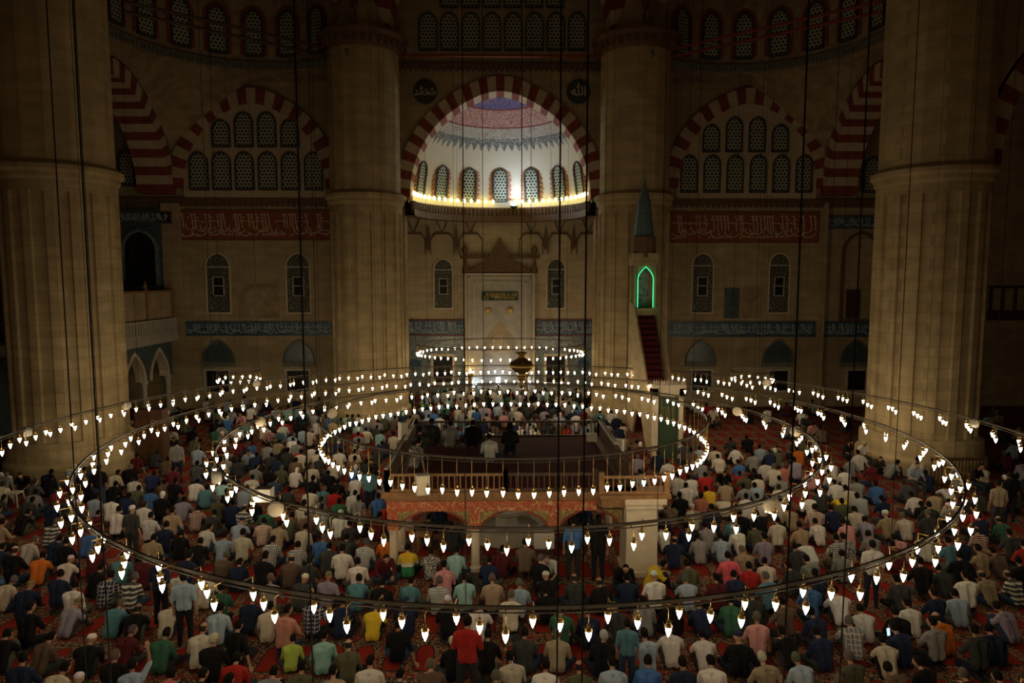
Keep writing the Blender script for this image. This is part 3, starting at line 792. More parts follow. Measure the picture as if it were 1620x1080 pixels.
# ------------------------------------------------------------------ royal loge in the left corner
lg = empty('royal_loge', (-16.9, 33, 0))
def LZ(z): return z
yl0, yl1, xf = 28.0, QW-.8, -16.9
za = at(285, 522, QW).z; zb = at(285, 458, QW).z; zbal = at(285, 503, QW).z
b = MB(); b.box(xf-5, xf+.25, yl0, yl1, za-.45, za); b.build('floor_slab', 'marble', None); o = bpy.context.view_layer; fl_ = bpy.data.objects[-1] if False else None
def under(mb, name, mt, parent):
    ob = mb.build(name, mt); child_world(ob, parent); return ob
bpy.data.objects.remove([q for q in bpy.data.objects if q.name.startswith('floor_slab')][0])
under(b, 'floor_slab', 'marble', lg)
b = MB(); n = 30
b.box(xf+.1, xf+.22, yl0, yl1, za, za+.08); b.box(xf+.1, xf+.22, yl0, yl1, zbal, zbal+.08)
for k in range(n+1): y = yl0+(yl1-yl0)*k/n; b.box(xf+.12, xf+.2, y-.06, y+.06, za, zbal)
under(b, 'balustrade', 'marble', lg)
b = MB()
for k in range(4): y = yl0+(yl1-yl0)*(k)/3; b.box(xf-.05, xf+.08, y-.08, y+.08, zbal+.05, zb+.1); b.lathe([(.06, 0), (.10, .12), (.02, .35)], 8, (xf, y, zb+.1))
b.box(xf-.05, xf+.05, yl0, yl1, zb-.1, zb)
under(b, 'screen_post', 'wood_light', lg)
b = MB(); b.box(xf-.02, xf+.02, yl0, yl1, zbal+.05, zb-.1); under(b, 'screen_panel', 'wall', lg)
T = Matrix.Translation((xf, (yl0+yl1)/2, 0)) @ Matrix.Rotation(PI/2, 4, 'Z')
b = MB(); cxs = (-2.3, 0, 2.3); zt = za-.45; zsp = zt-1.75
for cc in cxs:
    a = arch_line(.95, 1.25, 12, .2, zsp, cc)
    for i in range(12): b.prism([a[i], a[i+1], (a[i+1][0], zt), (a[i][0], zt)], T, .4)
    if cc < 3: b.prism([(cc+.95, zsp), (cc+1.35, zsp), (cc+1.35, zt), (cc+.95, zt)], T, .4)
b.prism([(-3.9, zsp), (-3.25, zsp), (-3.25, zt), (-3.9, zt)], T, .4)
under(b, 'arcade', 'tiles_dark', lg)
b = MB()
for cc in cxs: b.band(arch_line(.80, 1.1, 12, .2, zsp, cc), arch_line(.97, 1.27, 12, .2, zsp, cc), Matrix.Translation((.05, 0, 0)) @ T, .45)
under(b, 'arch_ring', 'marble_ivory', lg)
for cc in (-3.5, -1.15, 1.15, 3.5):
    b = MB(); b.lathe([(.22, 0), (.22, .25), (.13, .35), (.12, zsp-.35), (.22, zsp)], 12, (xf-.2, (yl0+yl1)/2+cc, 0)); under(b, 'column', 'marble', lg)
b = MB(); b.box(-21.9, -21.7, 26, QW, 0, 12); under(b, 'rear_wall', 'tiles_dark', lg)
tag(lg, 'corner royal loge with marble balustrade on columns behind left side pillar', 'balcony', kind='structure')
T, w_, h_ = W3(192, 210, 292, 240, QW-.2); window(T, w_, h_)
T, w_, h_ = W3(1366, 1394, 303, 252, QW-.2); window(T, w_, h_)
p = at(190, 440, 34); a = at(195, 330, QW-.3); c_ = at(272, 460, QW-.3)
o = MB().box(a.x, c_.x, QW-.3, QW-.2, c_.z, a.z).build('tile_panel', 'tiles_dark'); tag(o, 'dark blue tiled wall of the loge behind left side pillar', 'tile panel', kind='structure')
inscription(184, 272, 334, 354, QW-.3, 'blue_band', 'ink_white', 9, 'dark blue inscription strip high in the left corner loge', .03, .14)
T, w_, h_ = W3(200, 245, 452, 368, QW-.32); window(T, w_, h_, None, 'dark', 'tiles', .15)

# ------------------------------------------------------------------ minbar at the right-hand pillar
mb_ = empty('minbar', (6.4, 26, 0))
xc = at(1058, 650, 25.8).x; xt = at(1017, 450, 31.0).x
yp, yt = 25.8, 31.0; zt = at(1017, 487, 31).z; ztop = at(1058, 608, 25.8).z
b = MB()
b.box(xc-.56, xc-.40, yp, yp+.35, 0, ztop-.15); b.box(xc+.40, xc+.56, yp, yp+.35, 0, ztop-.15); b.box(xc-.56, xc+.56, yp, yp+.35, ztop-.45, ztop-.1)
b.box(xc-.64, xc+.64, yp-.06, yp+.4, ztop-.15, ztop)
for k in range(13): b.lathe([(.04, 0), (.05, .08), (0, .2)], 5, (xc-.58+k*.097, yp, ztop))
under(b, 'portal', 'marble_ivory', mb_)
b = MB(); b.box(xc-.40, xc+.40, yp+.1, yp+.14, 0, ztop-.5); cl = under(b, 'curtain', 'green_cloth', mb_)
s_ = strokes(xc-.3, xc+.3, 1.2, ztop-.8, yp+.07, 55, .02, .13).build('embroidery', 'mahfil_gold'); child_world(s_, mb_)
b = MB(); xm = (xc+xt)/2
for sx2 in (-1, 1):     # triangular flanks with an arched opening
    q0, q1 = xc+sx2*.5, xt+sx2*.5
    for (ya, z0a, z1a), (yb, z0b, z1b) in zip([(yp+.35, 0, .9), (27.5, 0, 2.3), (28.6, 1.2, 3.5), (29.6, 1.2, 4.5), (30.4, 0, 5.3)], [(27.5, 0, 2.3), (28.6, 1.2, 3.5), (29.6, 1.2, 4.5), (30.4, 0, 5.3), (yt+.6, 0, zt)]):
        fa, fb = (ya-yp)/(yt-yp), (yb-yp)/(yt-yp); xa, xb = q0+(q1-q0)*fa, q0+(q1-q0)*fb
        b.add([(xa, ya, z0a), (xb, yb, z0b), (xb, yb, z1b+.35), (xa, ya, z1a+.35), (xa+.08, ya, z0a), (xb+.08, yb, z0b), (xb+.08, yb, z1b+.35), (xa+.08, ya, z1a+.35)],
              [(0, 1, 2, 3), (7, 6, 5, 4), (0, 4, 5, 1), (3, 2, 6, 7), (0, 3, 7, 4), (1, 5, 6, 2)])
under(b, 'flank', 'stone', mb_)
b = MB(); ns = 24
for k in range(ns):
    f0 = k/ns; y = yp+.4+(yt-yp-.4)*f0; x = xc+(xt-xc)*f0; z = zt*(k+1)/ns
    b.box(x-.42, x+.42, y, y+(yt-yp)/ns+.05, 0 if k == ns-1 else max(0, z-.35), z)
under(b, 'stair', 'red_cloth', mb_)
b = MB(); zc0, zc1 = at(1017, 420, 31).z, at(1017, 408, 31).z
for dx_, dy_ in ((-.45, -.45), (.45, -.45), (-.45, .45), (.45, .45)): b.lathe([(.07, zt), (.06, zt+.2), (.05, zc0)], 8, (xt+dx_, yt+dy_, 0))
T = Matrix.Translation((xt, yt-.5, 0)); a = arch_line(.36, .45, 10, .3, zc0-.6)
for i in range(10): b.prism([a[i], a[i+1], (a[i+1][0], zc0+.1), (a[i][0], zc0+.1)], T, .08)
b.box(xt-.55, xt+.55, yt-.55, yt+.55, zc0, zc1+.2)
b.box(xt-.5, xt+.5, yt-.45, yt+.6, zt-.3, zt)
under(b, 'lantern', 'wall', mb_)
b = MB(); z2 = at(1017, 375, 31).z; z3 = at(1017, 318, 31).z; z4 = at(1017, 268, 31).z
b.lathe([(.58, zc1), (.56, z2)], 12, (xt, yt, 0)); under(b, 'drum', 'brown_paint', mb_)
b = MB(); b.lathe([(.52, z2), (.46, z2+.1), (.28, z3), (.05, z4-.6), (.06, z4-.5), (.02, z4-.4), (.02, z4)], 12, (xt, yt, 0)); under(b, 'cone_roof', 'lead', mb_)
b = MB(); zb_ = zt+.05
inn = [(-.33, zb_)]+arch_line(.33, .42, 10, .3, zc0-.62)+[(.33, zb_)]; outr = [(-.35, zb_)]+arch_line(.35, .44, 10, .3, zc0-.62)+[(.35, zb_)]
b.band(inn, outr, Matrix.Translation((xt, yt-.6, 0)), .04)
under(b, 'green_neon_tube', 'green_light', mb_)
b = MB(); b.box(xt-.33, xt+.33, yt+.35, yt+.4, zt, zc0); under(b, 'rear_panel', 'tiles', mb_)
tag(mb_, 'tall marble minbar with red stair, green-lit arch and blue conical roof', 'minbar')

# ------------------------------------------------------------------ muezzin platform in the middle
mf = empty('muezzin_platform', (.25, 18.5, 0))
X0, X1, Y0, Y1, ZD = -2.65, 3.1, 15.75, 21.3, 1.95
zf = 1.62
def U(mb, name, mt): return under(mb, name, mt, mf)
b = MB(); b.box(X0-.12, X1+.12, Y0-.12, Y1+.12, ZD-.14, ZD); b.box(X0-.06, X1+.06, Y0-.06, Y1+.06, ZD-.22, ZD-.14); b.box(X0, X1, Y0, Y1, ZD-.3, ZD-.22); U(b, 'deck', 'wood_light')
b = MB(); b.box(X0+.25, X1-.25, Y0+.25, Y1-.25, ZD, ZD+.03); U(b, 'deck_carpet', 'red_cloth')
b = MB(); b.box(X0, 2.25, Y0-.03, Y0+.12, ZD-.48, ZD-.24); b.box(X0-.03, X0+.12, Y0, Y1, ZD-.48, ZD-.24); b.box(X1-.12, X1+.03, Y0, Y1, ZD-.48, ZD-.24)
cols = [X0+.12, at(752, 860, Y0).x, at(876, 860, Y0).x, at(992, 860, Y0).x]
for x in cols[:3]: b.box(x-.13, x+.13, Y0-.03, Y0+.12, 1.02, ZD-.48)
U(b, 'painted_frieze', 'mahfil_paint')
b = MB()
for xa, xb in zip(cols, cols[1:]):
    cc = (xa+xb)/2; h = (xb-xa)/2-.12; a = arch_line(h, .46, 14, .25, 1.02, cc)
    for i in range(14): b.prism([a[i], a[i+1], (a[i+1][0], ZD-.46), (a[i][0], ZD-.46)], Matrix.Translation((0, Y0, 0)), .08)
for yy in (Y1-.08,):
    for xa, xb in ((X0, .2), (.2, X1)):
        cc = (xa+xb)/2; h = (xb-xa)/2-.12; a = arch_line(h, .46, 14, .25, 1.02, cc)
        for i in range(14): b.prism([a[i], a[i+1], (a[i+1][0], ZD-.3), (a[i][0], ZD-.3)], Matrix.Translation((0, yy, 0)), .08)
U(b, 'spandrel', 'mahfil_gold')
for xa, xb in zip(cols, cols[1:]):
    b = MB(); cc = (xa+xb)/2; h = (xb-xa)/2-.12; b.band(arch_line(h-.05, .41, 14, .25, 1.02, cc), arch_line(h, .46, 14, .25, 1.02, cc), Matrix.Translation((0, Y0-.02, 0)), .14); U(b, 'arch_rim', 'red_stone')
for x, y in [(cols[0], Y0+.05), (cols[1], Y0+.05), (cols[2], Y0+2.2), (X0+.12, 18.5), (X0+.12, Y1-.1), (.2, Y1-.1), (X1-.12, Y1-.1), (X1-.12, 18.5), (X0+.12, 17.1), (X1-.12, 19.9)]:
    c = MB(); c.lathe([(.14, 0), (.14, .08), (.10, .14), (.095, .9), (.13, 1.02)], 8, (x, y, 0)); U(c, 'column', 'marble_ivory')
p0, p1 = at(990, 900, Y0-.35).x, at(1046, 900, Y0-.35).x
b = MB(); b.box(p0, p1-.1, Y0-.35, Y0+.5, 0, 1.62); b.box(p0-.03, p1, Y0-.4, Y0+.5, 1.62, 1.74); b.box(p0-.05, p1+.08, Y0-.45, Y0+.5, 1.74, 1.86); b.box(p0-.05, p1+.0, Y0-.42, Y0+.5, 0, .12)
U(b, 'stone_pier', 'marble_ivory')
def rail(xa, ya, xb, yb, z0, h, name='balustrade', mt='wood_light', n=None):
    b = MB(); a = Vector((xa, ya, 0)); c = Vector((xb, yb, 0)); L = (c-a).length; n = n or int(L/.13)
    T = Matrix.Translation(a) @ Matrix.Rotation(math.atan2(c.y-a.y, c.x-a.x), 4, 'Z')
    b.box(0, L, -.035, .035, z0+h-.06, z0+h, T); b.box(0, L, -.03, .03, z0, z0+.05, T)
    for k in range(n+1): b.box(L*k/n-.015, L*k/n+.015, -.015, .015, z0, z0+h-.05, T)
    for q in (0, L): b.box(q-.06, q+.06, -.06, .06, z0-.02, z0+h+.09, T)
    return U(b, name, mt)
rail(X0, Y0, X0+2.75, Y0, ZD, .42); rail(X0+2.75, Y0, 2.2, Y0, ZD, .42, mt='wood')
bx0, bx1 = at(951, 760, Y0-.2).x, at(1054, 760, Y0-.2).x
rail(bx0, Y0-.25, bx1, Y0-.25, ZD, .42); rail(X0, Y0, X0, Y1, ZD, .45, mt='wood'); rail(X0, Y1, X1, Y1, ZD, .5, mt='wood'); rail(X1, Y1, X1, Y0+.3, ZD, .5, mt='wood')
b = MB(); b.box(bx0-.05, bx1+.08, Y0-.42, Y0+.3, ZD-.09, ZD); b.box(bx0, bx1, Y0-.35, Y0+.3, ZD-.30, ZD-.09); U(b, 'corner_deck', 'wood_light')
b = MB(); b.add([(X0-.05, Y0-.05, ZD+.5), (X0-.05, Y1-.4, ZD+.62), (X0+.02, Y1-.4, ZD+.62), (X0+.02, Y0-.05, ZD+.5), (X0-.05, Y0-.05, ZD+.56), (X0-.05, Y1-.4, ZD+.68), (X0+.02, Y1-.4, ZD+.68), (X0+.02, Y0-.05, ZD+.56)], [(0, 1, 2, 3), (7, 6, 5, 4), (0, 4, 5, 1), (2, 6, 7, 3), (0, 3, 7, 4), (1, 5, 6, 2)])
U(b, 'handrail', 'white_plastic'); b = MB(); b.box(X1-.05, X1+.05, Y0+2.4, Y1, ZD+.5, ZD+.56); U(b, 'handrail', 'white_plastic')
tag(mf, 'low carved wooden muezzin platform on painted arches in the crowd centre', 'platform')
# fountain under it
ft = MB(); ft.lathe([(1.15, 0), (1.15, .35), (1.0, .38), (.95, .2), (.3, .18), (.28, .5), (.55, .62), (.58, .72), (.48, .70), (.1, .62)], 8, (.15, 18.2, 0)); tag(ft.build('fountain', 'marble'), 'grey octagonal marble fountain basin beneath the platform', 'fountain')
for px, py, Y, z, lb in ((861, 856, 15.95, None, 'white box heater standing under the platform arches'),):
    a, c = at(845, 868, Y), at(877, 843, Y); b = MB(); b.box(a.x, c.x, Y, Y+.28, a.z, c.z); root = b.build('heater', 'white_plastic')
    g = MB(); 
    for k in range(8): g.box(a.x+.03, c.x-.03, Y-.01, Y, a.z+.04+k*.035, a.z+.055+k*.035)
    g.build('grille', 'marble', root); l_ = MB(); l_.box(a.x+.03, c.x-.03, Y+.02, Y+.25, a.z-.05, a.z)
    for q in (a.x+.03, c.x-.06): 
        for w_ in (Y+.02, Y+.22): l_.box(q, q+.03, w_, w_+.03, 0, a.z)
    l_.build('stand', 'iron', root); tag(root, lb, 'heater')
a = atz(665, 893, 0); st = empty('wooden_stool', (a.x, 17.0, 0))
b = MB(); b.box(-.2, .2, -.17, .17, .42, .47); b.build('seat', 'wood_light', st)
for q in (-.17, .13):
    for w_ in (-.14, .11): MB().box(q, q+.04, w_, w_+.04, 0, .42).build('leg', 'wood_light', st)
tag(st, 'small square wooden stool under the left platform arch', 'stool')
# loudspeakers
def speaker(px, py, Y, w, h, rz, label, z=None):
    p = at(px, py, Y); root = empty('loudspeaker', (p.x, Y, p.z-h/2), rz)
    b = MB(); b.prism([(-w/2, 0), (w/2, 0), (w/2, h), (-w/2, h)], Matrix.Identity(4), .22); b.build('cabinet', 'white_plastic', root)
    b = MB(); b.box(-w/2+.02, w/2-.02, -.015, 0, .02, h-.02); b.build('grille', 'marble_ivory', root)
    b = MB(); b.tube((0, .22, h*.5), (0, .3, h*.5), .02); b.build('bracket', 'iron', root)
    tag(root, label, 'loudspeaker'); return root
speaker(670, 768, 15.35, .30, .46, .25, 'white box loudspeaker on the front left rail of the platform')
speaker(937, 696, 20.4, .30, .36, 0, 'cream box loudspeaker hanging at the platform rear right corner')
speaker(977, 708, 19.6, .26, .45, -.5, 'white box loudspeaker leaning beside the platform right rail')
sp_ = speaker(632, 712, 19.6, .2, .5, .6, 'narrow white loudspeaker on the platform left rail'); sp_.location = (X0-.02, 18.9, ZD+.46)
# hanging bronze ornament
bo = empty('hanging_ornament', at(825, 578, 18.5)); bo.location.z = at(825, 578, 18.5).z
b = MB(); b.lathe([(.02, -.62), (.06, -.58), (.09, -.50), (.05, -.44), (.12, -.36), (.13, -.30), (.06, -.24), (.20, -.16), (.31, -.05), (.325, .02), (.29, .09), (.18, .16), (.10, .20), (.09, .26), (.15, .33), (.16, .36), (.08, .38)], 20); b.build('vessel', 'bronze', bo, smooth=True)
b = MB(); b.lathe([(.315, -.04), (.335, -.03), (.335, .01), (.318, .02)], 20); b.build('gold_band', 'gold', bo)
b = MB(); b.tube((0, 0, .36), (0, 0, 20), .012, 6); b.build('chain', 'cable', bo)
tag(bo, 'round gilded bronze ornament hanging on a chain above the platform', 'ornament')

# ------------------------------------------------------------------ ring chandeliers
RC = Vector((.42, 18.5, 0))
lm = MB().lathe([(.030, .044), (.040, .034), (.038, .0), (.027, -.042), (.012, -.076), (.004, -.096)], 8).mesh('lamp'); lm.materials.append(MT['lamp']); lm.shade_smooth()
def hanger_mesh(L, offr):
    b = MB(); b.lathe([(.044, .034), (.050, .042), (.036, .068), (.020, .08), (.024, .115), (.012, .125)], 10)
    for k in range(3): a = 2*PI*k/3; b.tube((.045*math.cos(a), .045*math.sin(a), .05), (.070*math.cos(a), .070*math.sin(a), .085), .005, 4)
    b.tube((0, 0, .12), (0, 0, L), .0045, 5)
    if abs(offr) > .01: b.tube((0, 0, L), (-offr, 0, L), .009, 5)
    me = b.mesh('lamp_hanger'); me.materials.append(MT['brass']); return me
def ring(name, label, cx, cy, rx, ry, zb, zr, N, saw, cables, ncab_px=(), arc=None, group=None):
    root = empty(name, (cx, cy, zr))
    b = MB(); n = 120
    P = lambda t, k=0: Vector(((rx+k)*math.cos(t), (ry+k)*math.sin(t), 0))
    for i in range(n):
        t0, t1 = 2*PI*i/n, 2*PI*(i+1)/n
        for dz, hh, kk in ((0, .045, .018), (-.07, .014, .012)):
            q = [P(t0, -kk), P(t1, -kk), P(t1, kk), P(t0, kk)]
            b.add([p+Vector((0, 0, dz-hh/2)) for p in q]+[p+Vector((0, 0, dz+hh/2)) for p in q], [(3, 2, 1, 0), (4, 5, 6, 7), (0, 1, 5, 4), (2, 3, 7, 6)])
    b.build('ring_rail', 'iron', root)
    offs = {0: -saw, 1: 0.0, 2: saw} if saw else {0: 0, 1: 0, 2: 0}
    hm = {k: hanger_mesh(zr-zb, offs[k]) for k in (0, 1, 2)} if saw else {k: hanger_mesh(zr-zb, 0) for k in (0,)}
    lamps = []
    for i in range(N):
        t = 2*PI*i/N - PI/2 + rnd.uniform(-.2, .2)/N; k = i % 3 if saw else 0
        o = offs[k]; p = Vector(((rx+o)*math.cos(t), (ry+o)*math.sin(t), zb-zr+rnd.uniform(-.025, .025)))
        wp = p+root.location
        lamps.append((wp.y*1.0, i, t, k, p))
    # visible ones only (camera sees nothing behind itself)
    lamps = [l for l in lamps if l[0] > 3 and abs(l[4].x+cx) < l[0]*.85+1]
    lamps.sort(key=lambda l: l[0])
    near, far = lamps[:100], lamps[100:]
    for _, i, t, k, p in near:
        lo = bpy.data.objects.new('lamp', lm); COL.objects.link(lo); lo.parent = root; lo.location = p; lo.rotation_euler.z = t
        ho = bpy.data.objects.new('lamp_hanger', hm[k]); COL.objects.link(ho); ho.parent = lo
    if far:
        fb = MB(); hb2 = MB()
        for _, i, t, k, p in far:
            T = Matrix.Translation(p) @ Matrix.Rotation(t, 4, 'Z')
            fb.add([T @ v.co for v in lm.vertices], [tuple(f.vertices) for f in lm.polygons])
            hme = hm[k]; hb2.add([T @ v.co for v in hme.vertices], [tuple(f.vertices) for f in hme.polygons])
        fo = fb.build('lamps', 'lamp', root, smooth=True); fo['kind'] = 'stuff'
        go = hb2.build('lamp_hangers', 'brass', fo); 
    cb = []
    for k in range(cables): cb.append(2*PI*(k+.37)/cables)
    for px in ncab_px:                 # cables seen in front, at these columns
        d = ray(px, 900); best = None
        for q in range(2000):
            t = PI+PI*q/2000; p = P(t)+root.location
            e = abs(p.x/p.y - d.x/d.y)
            if best is None or e < best[0]: best = (e, t)
        cb.append(best[1])
    for t in cb:
        p = P(t); c = MB(); c.tube((p.x, p.y, 0), (p.x, p.y, 20), (.006 if t not in cb[cables:] else .0075), 5)
        c.build('suspension_cable', 'cable', root)
    tag(root, label, 'chandelier', group); return root
ring('ring_chandelier', 'smallest ring chandelier of hanging lamps above the platform', RC.x-.07, RC.y, 5.1, 5.0, 2.60, 3.30, 102, 0, 6)
ring('ring_chandelier', 'second ring chandelier of lamps, just outside the smallest ring', RC.x+.03, RC.y, 7.6, 7.6, 2.57, 2.84, 141, .19, 8)
ring('ring_chandelier', 'third ring chandelier of lamps, large complete ring near front rows', RC.x-.02, RC.y, 10.27, 10.27, 2.57, 2.82, 195, .19, 10)
ring('ring_chandelier', 'outermost ring chandelier of lamps passing both side pillars', RC.x, RC.y, 13.1, 13.1, 2.60, 2.90, 246, .19, 12, (165, 489, 881, 921, 1246, 1555))
ring('ring_chandelier', 'oval ring chandelier hanging in front of the mihrab', at(792, 558, 35.8).x, 35.8, 4.35, 3.1, at(792, 558, 35.8).z, at(792, 558, 35.8).z+.5, 60, 0, 4)
for px, lb in ((378, 'small cluster chandelier near the left qibla wall'), (1190, 'small cluster chandelier near the right qibla wall')):
    p = at(px, 600, 30.5); ring('ring_chandelier', lb, p.x, p.y, .9, .9, p.z, p.z+.4, 15, 0, 3)
# round white floodlights clamped on the rings
def flood(px, R_, zr, lb, rz, front=False):
    best = None
    for q in range(3600):
        t = (PI if front else 0)+PI*q/3600; x, y = RC.x+R_*math.cos(t), RC.y+R_*math.sin(t)
        d = ray(px, 700); e = abs(x/y-d.x/d.y)
        if best is None or e < best[0]: best = (e, x, y)
    p = Vector((best[1], best[2]-.10, zr-.10)); root = empty('ring_floodlight', p, rz)
    b = MB(); T = Matrix.Rotation(PI/2, 4, 'X'); b.lathe([(.10, -.08), (.13, -.02), (.145, .05), (.145, .09)], 16, T=T); b.build('housing', 'white_plastic', root)
    b = MB(); b.lathe([(.135, .085), (.12, .11), (.04, .12)], 16, T=T); b.build('glass', 'marble_ivory', root)
    b = MB(); b.box(-.03, .03, .0, .14, .06, .14); b.build('clamp', 'iron', root)
    tag(root, lb, 'floodlight')
for a_ in ((43, 13.1, 2.9, 'white round floodlight on outer ring by left side pillar foot', -.9), (207, 13.1, 2.9, 'white round floodlight on outer ring right of left pillar', -.6),
    (411, 13.1, 2.9, 'white round floodlight on the outer ring before left doorway', .2), (415, 7.6, 2.84, 'round floodlight on the second ring at its upper left', .3),
    (528, 5.1, 3.3, 'round floodlight on smallest ring, upper left beside rear pillar', .2), (345, 7.6, 2.84, 'white floodlight on second ring at its leftmost point', -1.2, True),
    (437, 7.6, 2.84, 'white round floodlight on second ring, lower left', .1, True), (1218, 7.6, 2.84, 'white round floodlight on second ring, lower right', 0, True),
    (1163, 7.6, 2.84, 'round floodlight on second ring at its upper right', -.3), (1272, 7.6, 2.84, 'round floodlight on the second ring at its rightmost point', .6),
    (1207, 13.1, 2.9, 'white round floodlight on outer ring near right doorways', 0), (1535, 13.1, 2.9, 'white round floodlight on outer ring by right side pillar', .7)):
    flood(*a_)
b = MB(); p = at(418, 785, 13.4); b.box(p.x-.2, p.x+.12, p.y, p.y+.25, p.z-.12, p.z+.14); tag(b.build('junction_box', 'white_plastic'), 'grey white box clamped beside lower left ring floodlight', 'box')
# furniture near the walls
p = atz(238, 738, 0); ca = empty('wooden_cabinet', (p.x, p.y, 0)); MB().box(-.5, .5, 0, .5, 0, 2.1).build('body', 'wood', ca)
for q in (-.49, .01): MB().box(q+.02, q+.46, -.03, 0, .08, 2.0).build('door', 'wood', ca)
tag(ca, 'tall dark brown cabinet standing right of the left side pillar', 'cabinet')
def stool(px, py, lb):
    p = atz(px, py, 0); s = empty('plastic_stool', p); MB().box(-.17, .17, -.17, .17, .40, .44).build('seat', 'white_plastic', s)
    for a in (-1, 1):
        for c in (-1, 1): MB().tube((a*.14, c*.14, .41), (a*.19, c*.19, 0), .022, 6).build('leg', 'white_plastic', s)
    tag(s, lb, 'stool')
stool(25, 800, 'white plastic stool among the crowd near the left edge')

bs = empty('slatted_barrier', (at(1518, 740, 22.0).x, 22.0, 0)); b = MB(); b.box(-.95, .95, 0, .05, .92, 1.0); b.box(-.95, .95, 0, .05, .08, .14); b.build('rail', 'wood', bs)
b = MB()
for k in range(17): b.box(-.93+k*.114, -.90+k*.114, .01, .04, 0, .95)
b.build('slats', 'wood', bs); tag(bs, 'low dark slatted wooden barrier before the right side pillar', 'barrier')

# ------------------------------------------------------------------ people
def ico(c, r, sub=2):
    bm = bmesh.new(); bmesh.ops.create_icosphere(bm, subdivisions=sub, radius=1)
    r = r if hasattr(r, '__len__') else (r, r, r)
    vs = [(c[0]+v.co.x*r[0], c[1]+v.co.y*r[1], c[2]+v.co.z*r[2]) for v in bm.verts]; fs = [tuple(v.index for v in f.verts) for f in bm.faces]; bm.free(); return vs, fs
_ICO = ico((0, 0, 0), 1, 1)
def capsule(a, b, ra, rb):
    """convex hull of two spheres"""
    bm = bmesh.new()
    for c, r in ((a, ra), (b, rb)):
        for v in _ICO[0]: bm.verts.new((c[0]+v[0]*r, c[1]+v[1]*r, c[2]+v[2]*r))
    res = bmesh.ops.convex_hull(bm, input=bm.verts)
    junk = [g for g in set(res['geom_interior']) | set(res['geom_unused']) if isinstance(g, bmesh.types.BMVert)]
    bmesh.ops.delete(bm, geom=junk, context='VERTS')
    bm.verts.index_update(); vs = [tuple(v.co) for v in bm.verts]; fs = [tuple(v.index for v in f.verts) for f in bm.faces]; bm.free(); return vs, fs
def fuse(caps, voxel, name, smooth=3, wrinkle=0):
    V, F = [], []
    for c in caps:
        vs, fs = (ico(c['a'], c['r3'], 3) if 'r3' in c else capsule(c['a'], c['b'], c['ra'], c['rb']))
        if 'rot' in c:
            R = c['rot']; o = Vector(c['a']); vs = [tuple(o + R @ (Vector(v)-o)) for v in vs]
        b = len(V); V += vs; F += [tuple(i+b for i in f) for f in fs]
    me = bpy.data.meshes.new('tmp'); me.from_pydata(V, [], F)
    o = bpy.data.objects.new('tmp', me); COL.objects.link(o)
    r = o.modifiers.new('r', 'REMESH'); r.mode = 'VOXEL'; r.voxel_size = voxel; r.use_smooth_shade = True
    if smooth: s = o.modifiers.new('s', 'SMOOTH'); s.factor = .5; s.iterations = smooth
    dg = bpy.context.evaluated_depsgraph_get(); out = bpy.data.meshes.new_from_object(o.evaluated_get(dg)); out.name = name
    bpy.data.objects.remove(o); bpy.data.meshes.remove(me)
    if wrinkle:
        out.update(); 
        nr = [v.normal.copy() for v in out.vertices]
        for v, n in zip(out.vertices, nr):
            p = v.co; w = noise.noise(Vector((p.x*9, p.y*9, p.z*5)))*.6 + noise.noise(Vector((p.x*20, p.y*20, p.z*14)))*.4
            v.co = p + n*(w*wrinkle)
    return out
def labels(me, caps):
    n = len(me.vertices); P = np.empty(n*3); me.vertices.foreach_get('co', P); P = P.reshape(-1, 3)
    best = np.full(n, 1e9); lab = np.zeros(n, int); names = []
    for c in caps:
        if c['l'] not in names: names.append(c['l'])
        a = np.array(c['a']); 
        if 'r3' in c: d = np.linalg.norm((P-a)/np.array(c['r3']), axis=1)*min(c['r3'])-min(c['r3'])
        else:
            b = np.array(c['b']); ab = b-a; L = max(1e-9, ab@ab); t = np.clip(((P-a)@ab)/L, 0, 1)
            d = np.linalg.norm(P-(a+t[:, None]*ab), axis=1) - (c['ra']+(c['rb']-c['ra'])*t)
        k = d < best; best[k] = d[k]; lab[k] = names.index(c['l'])
    return lab, names
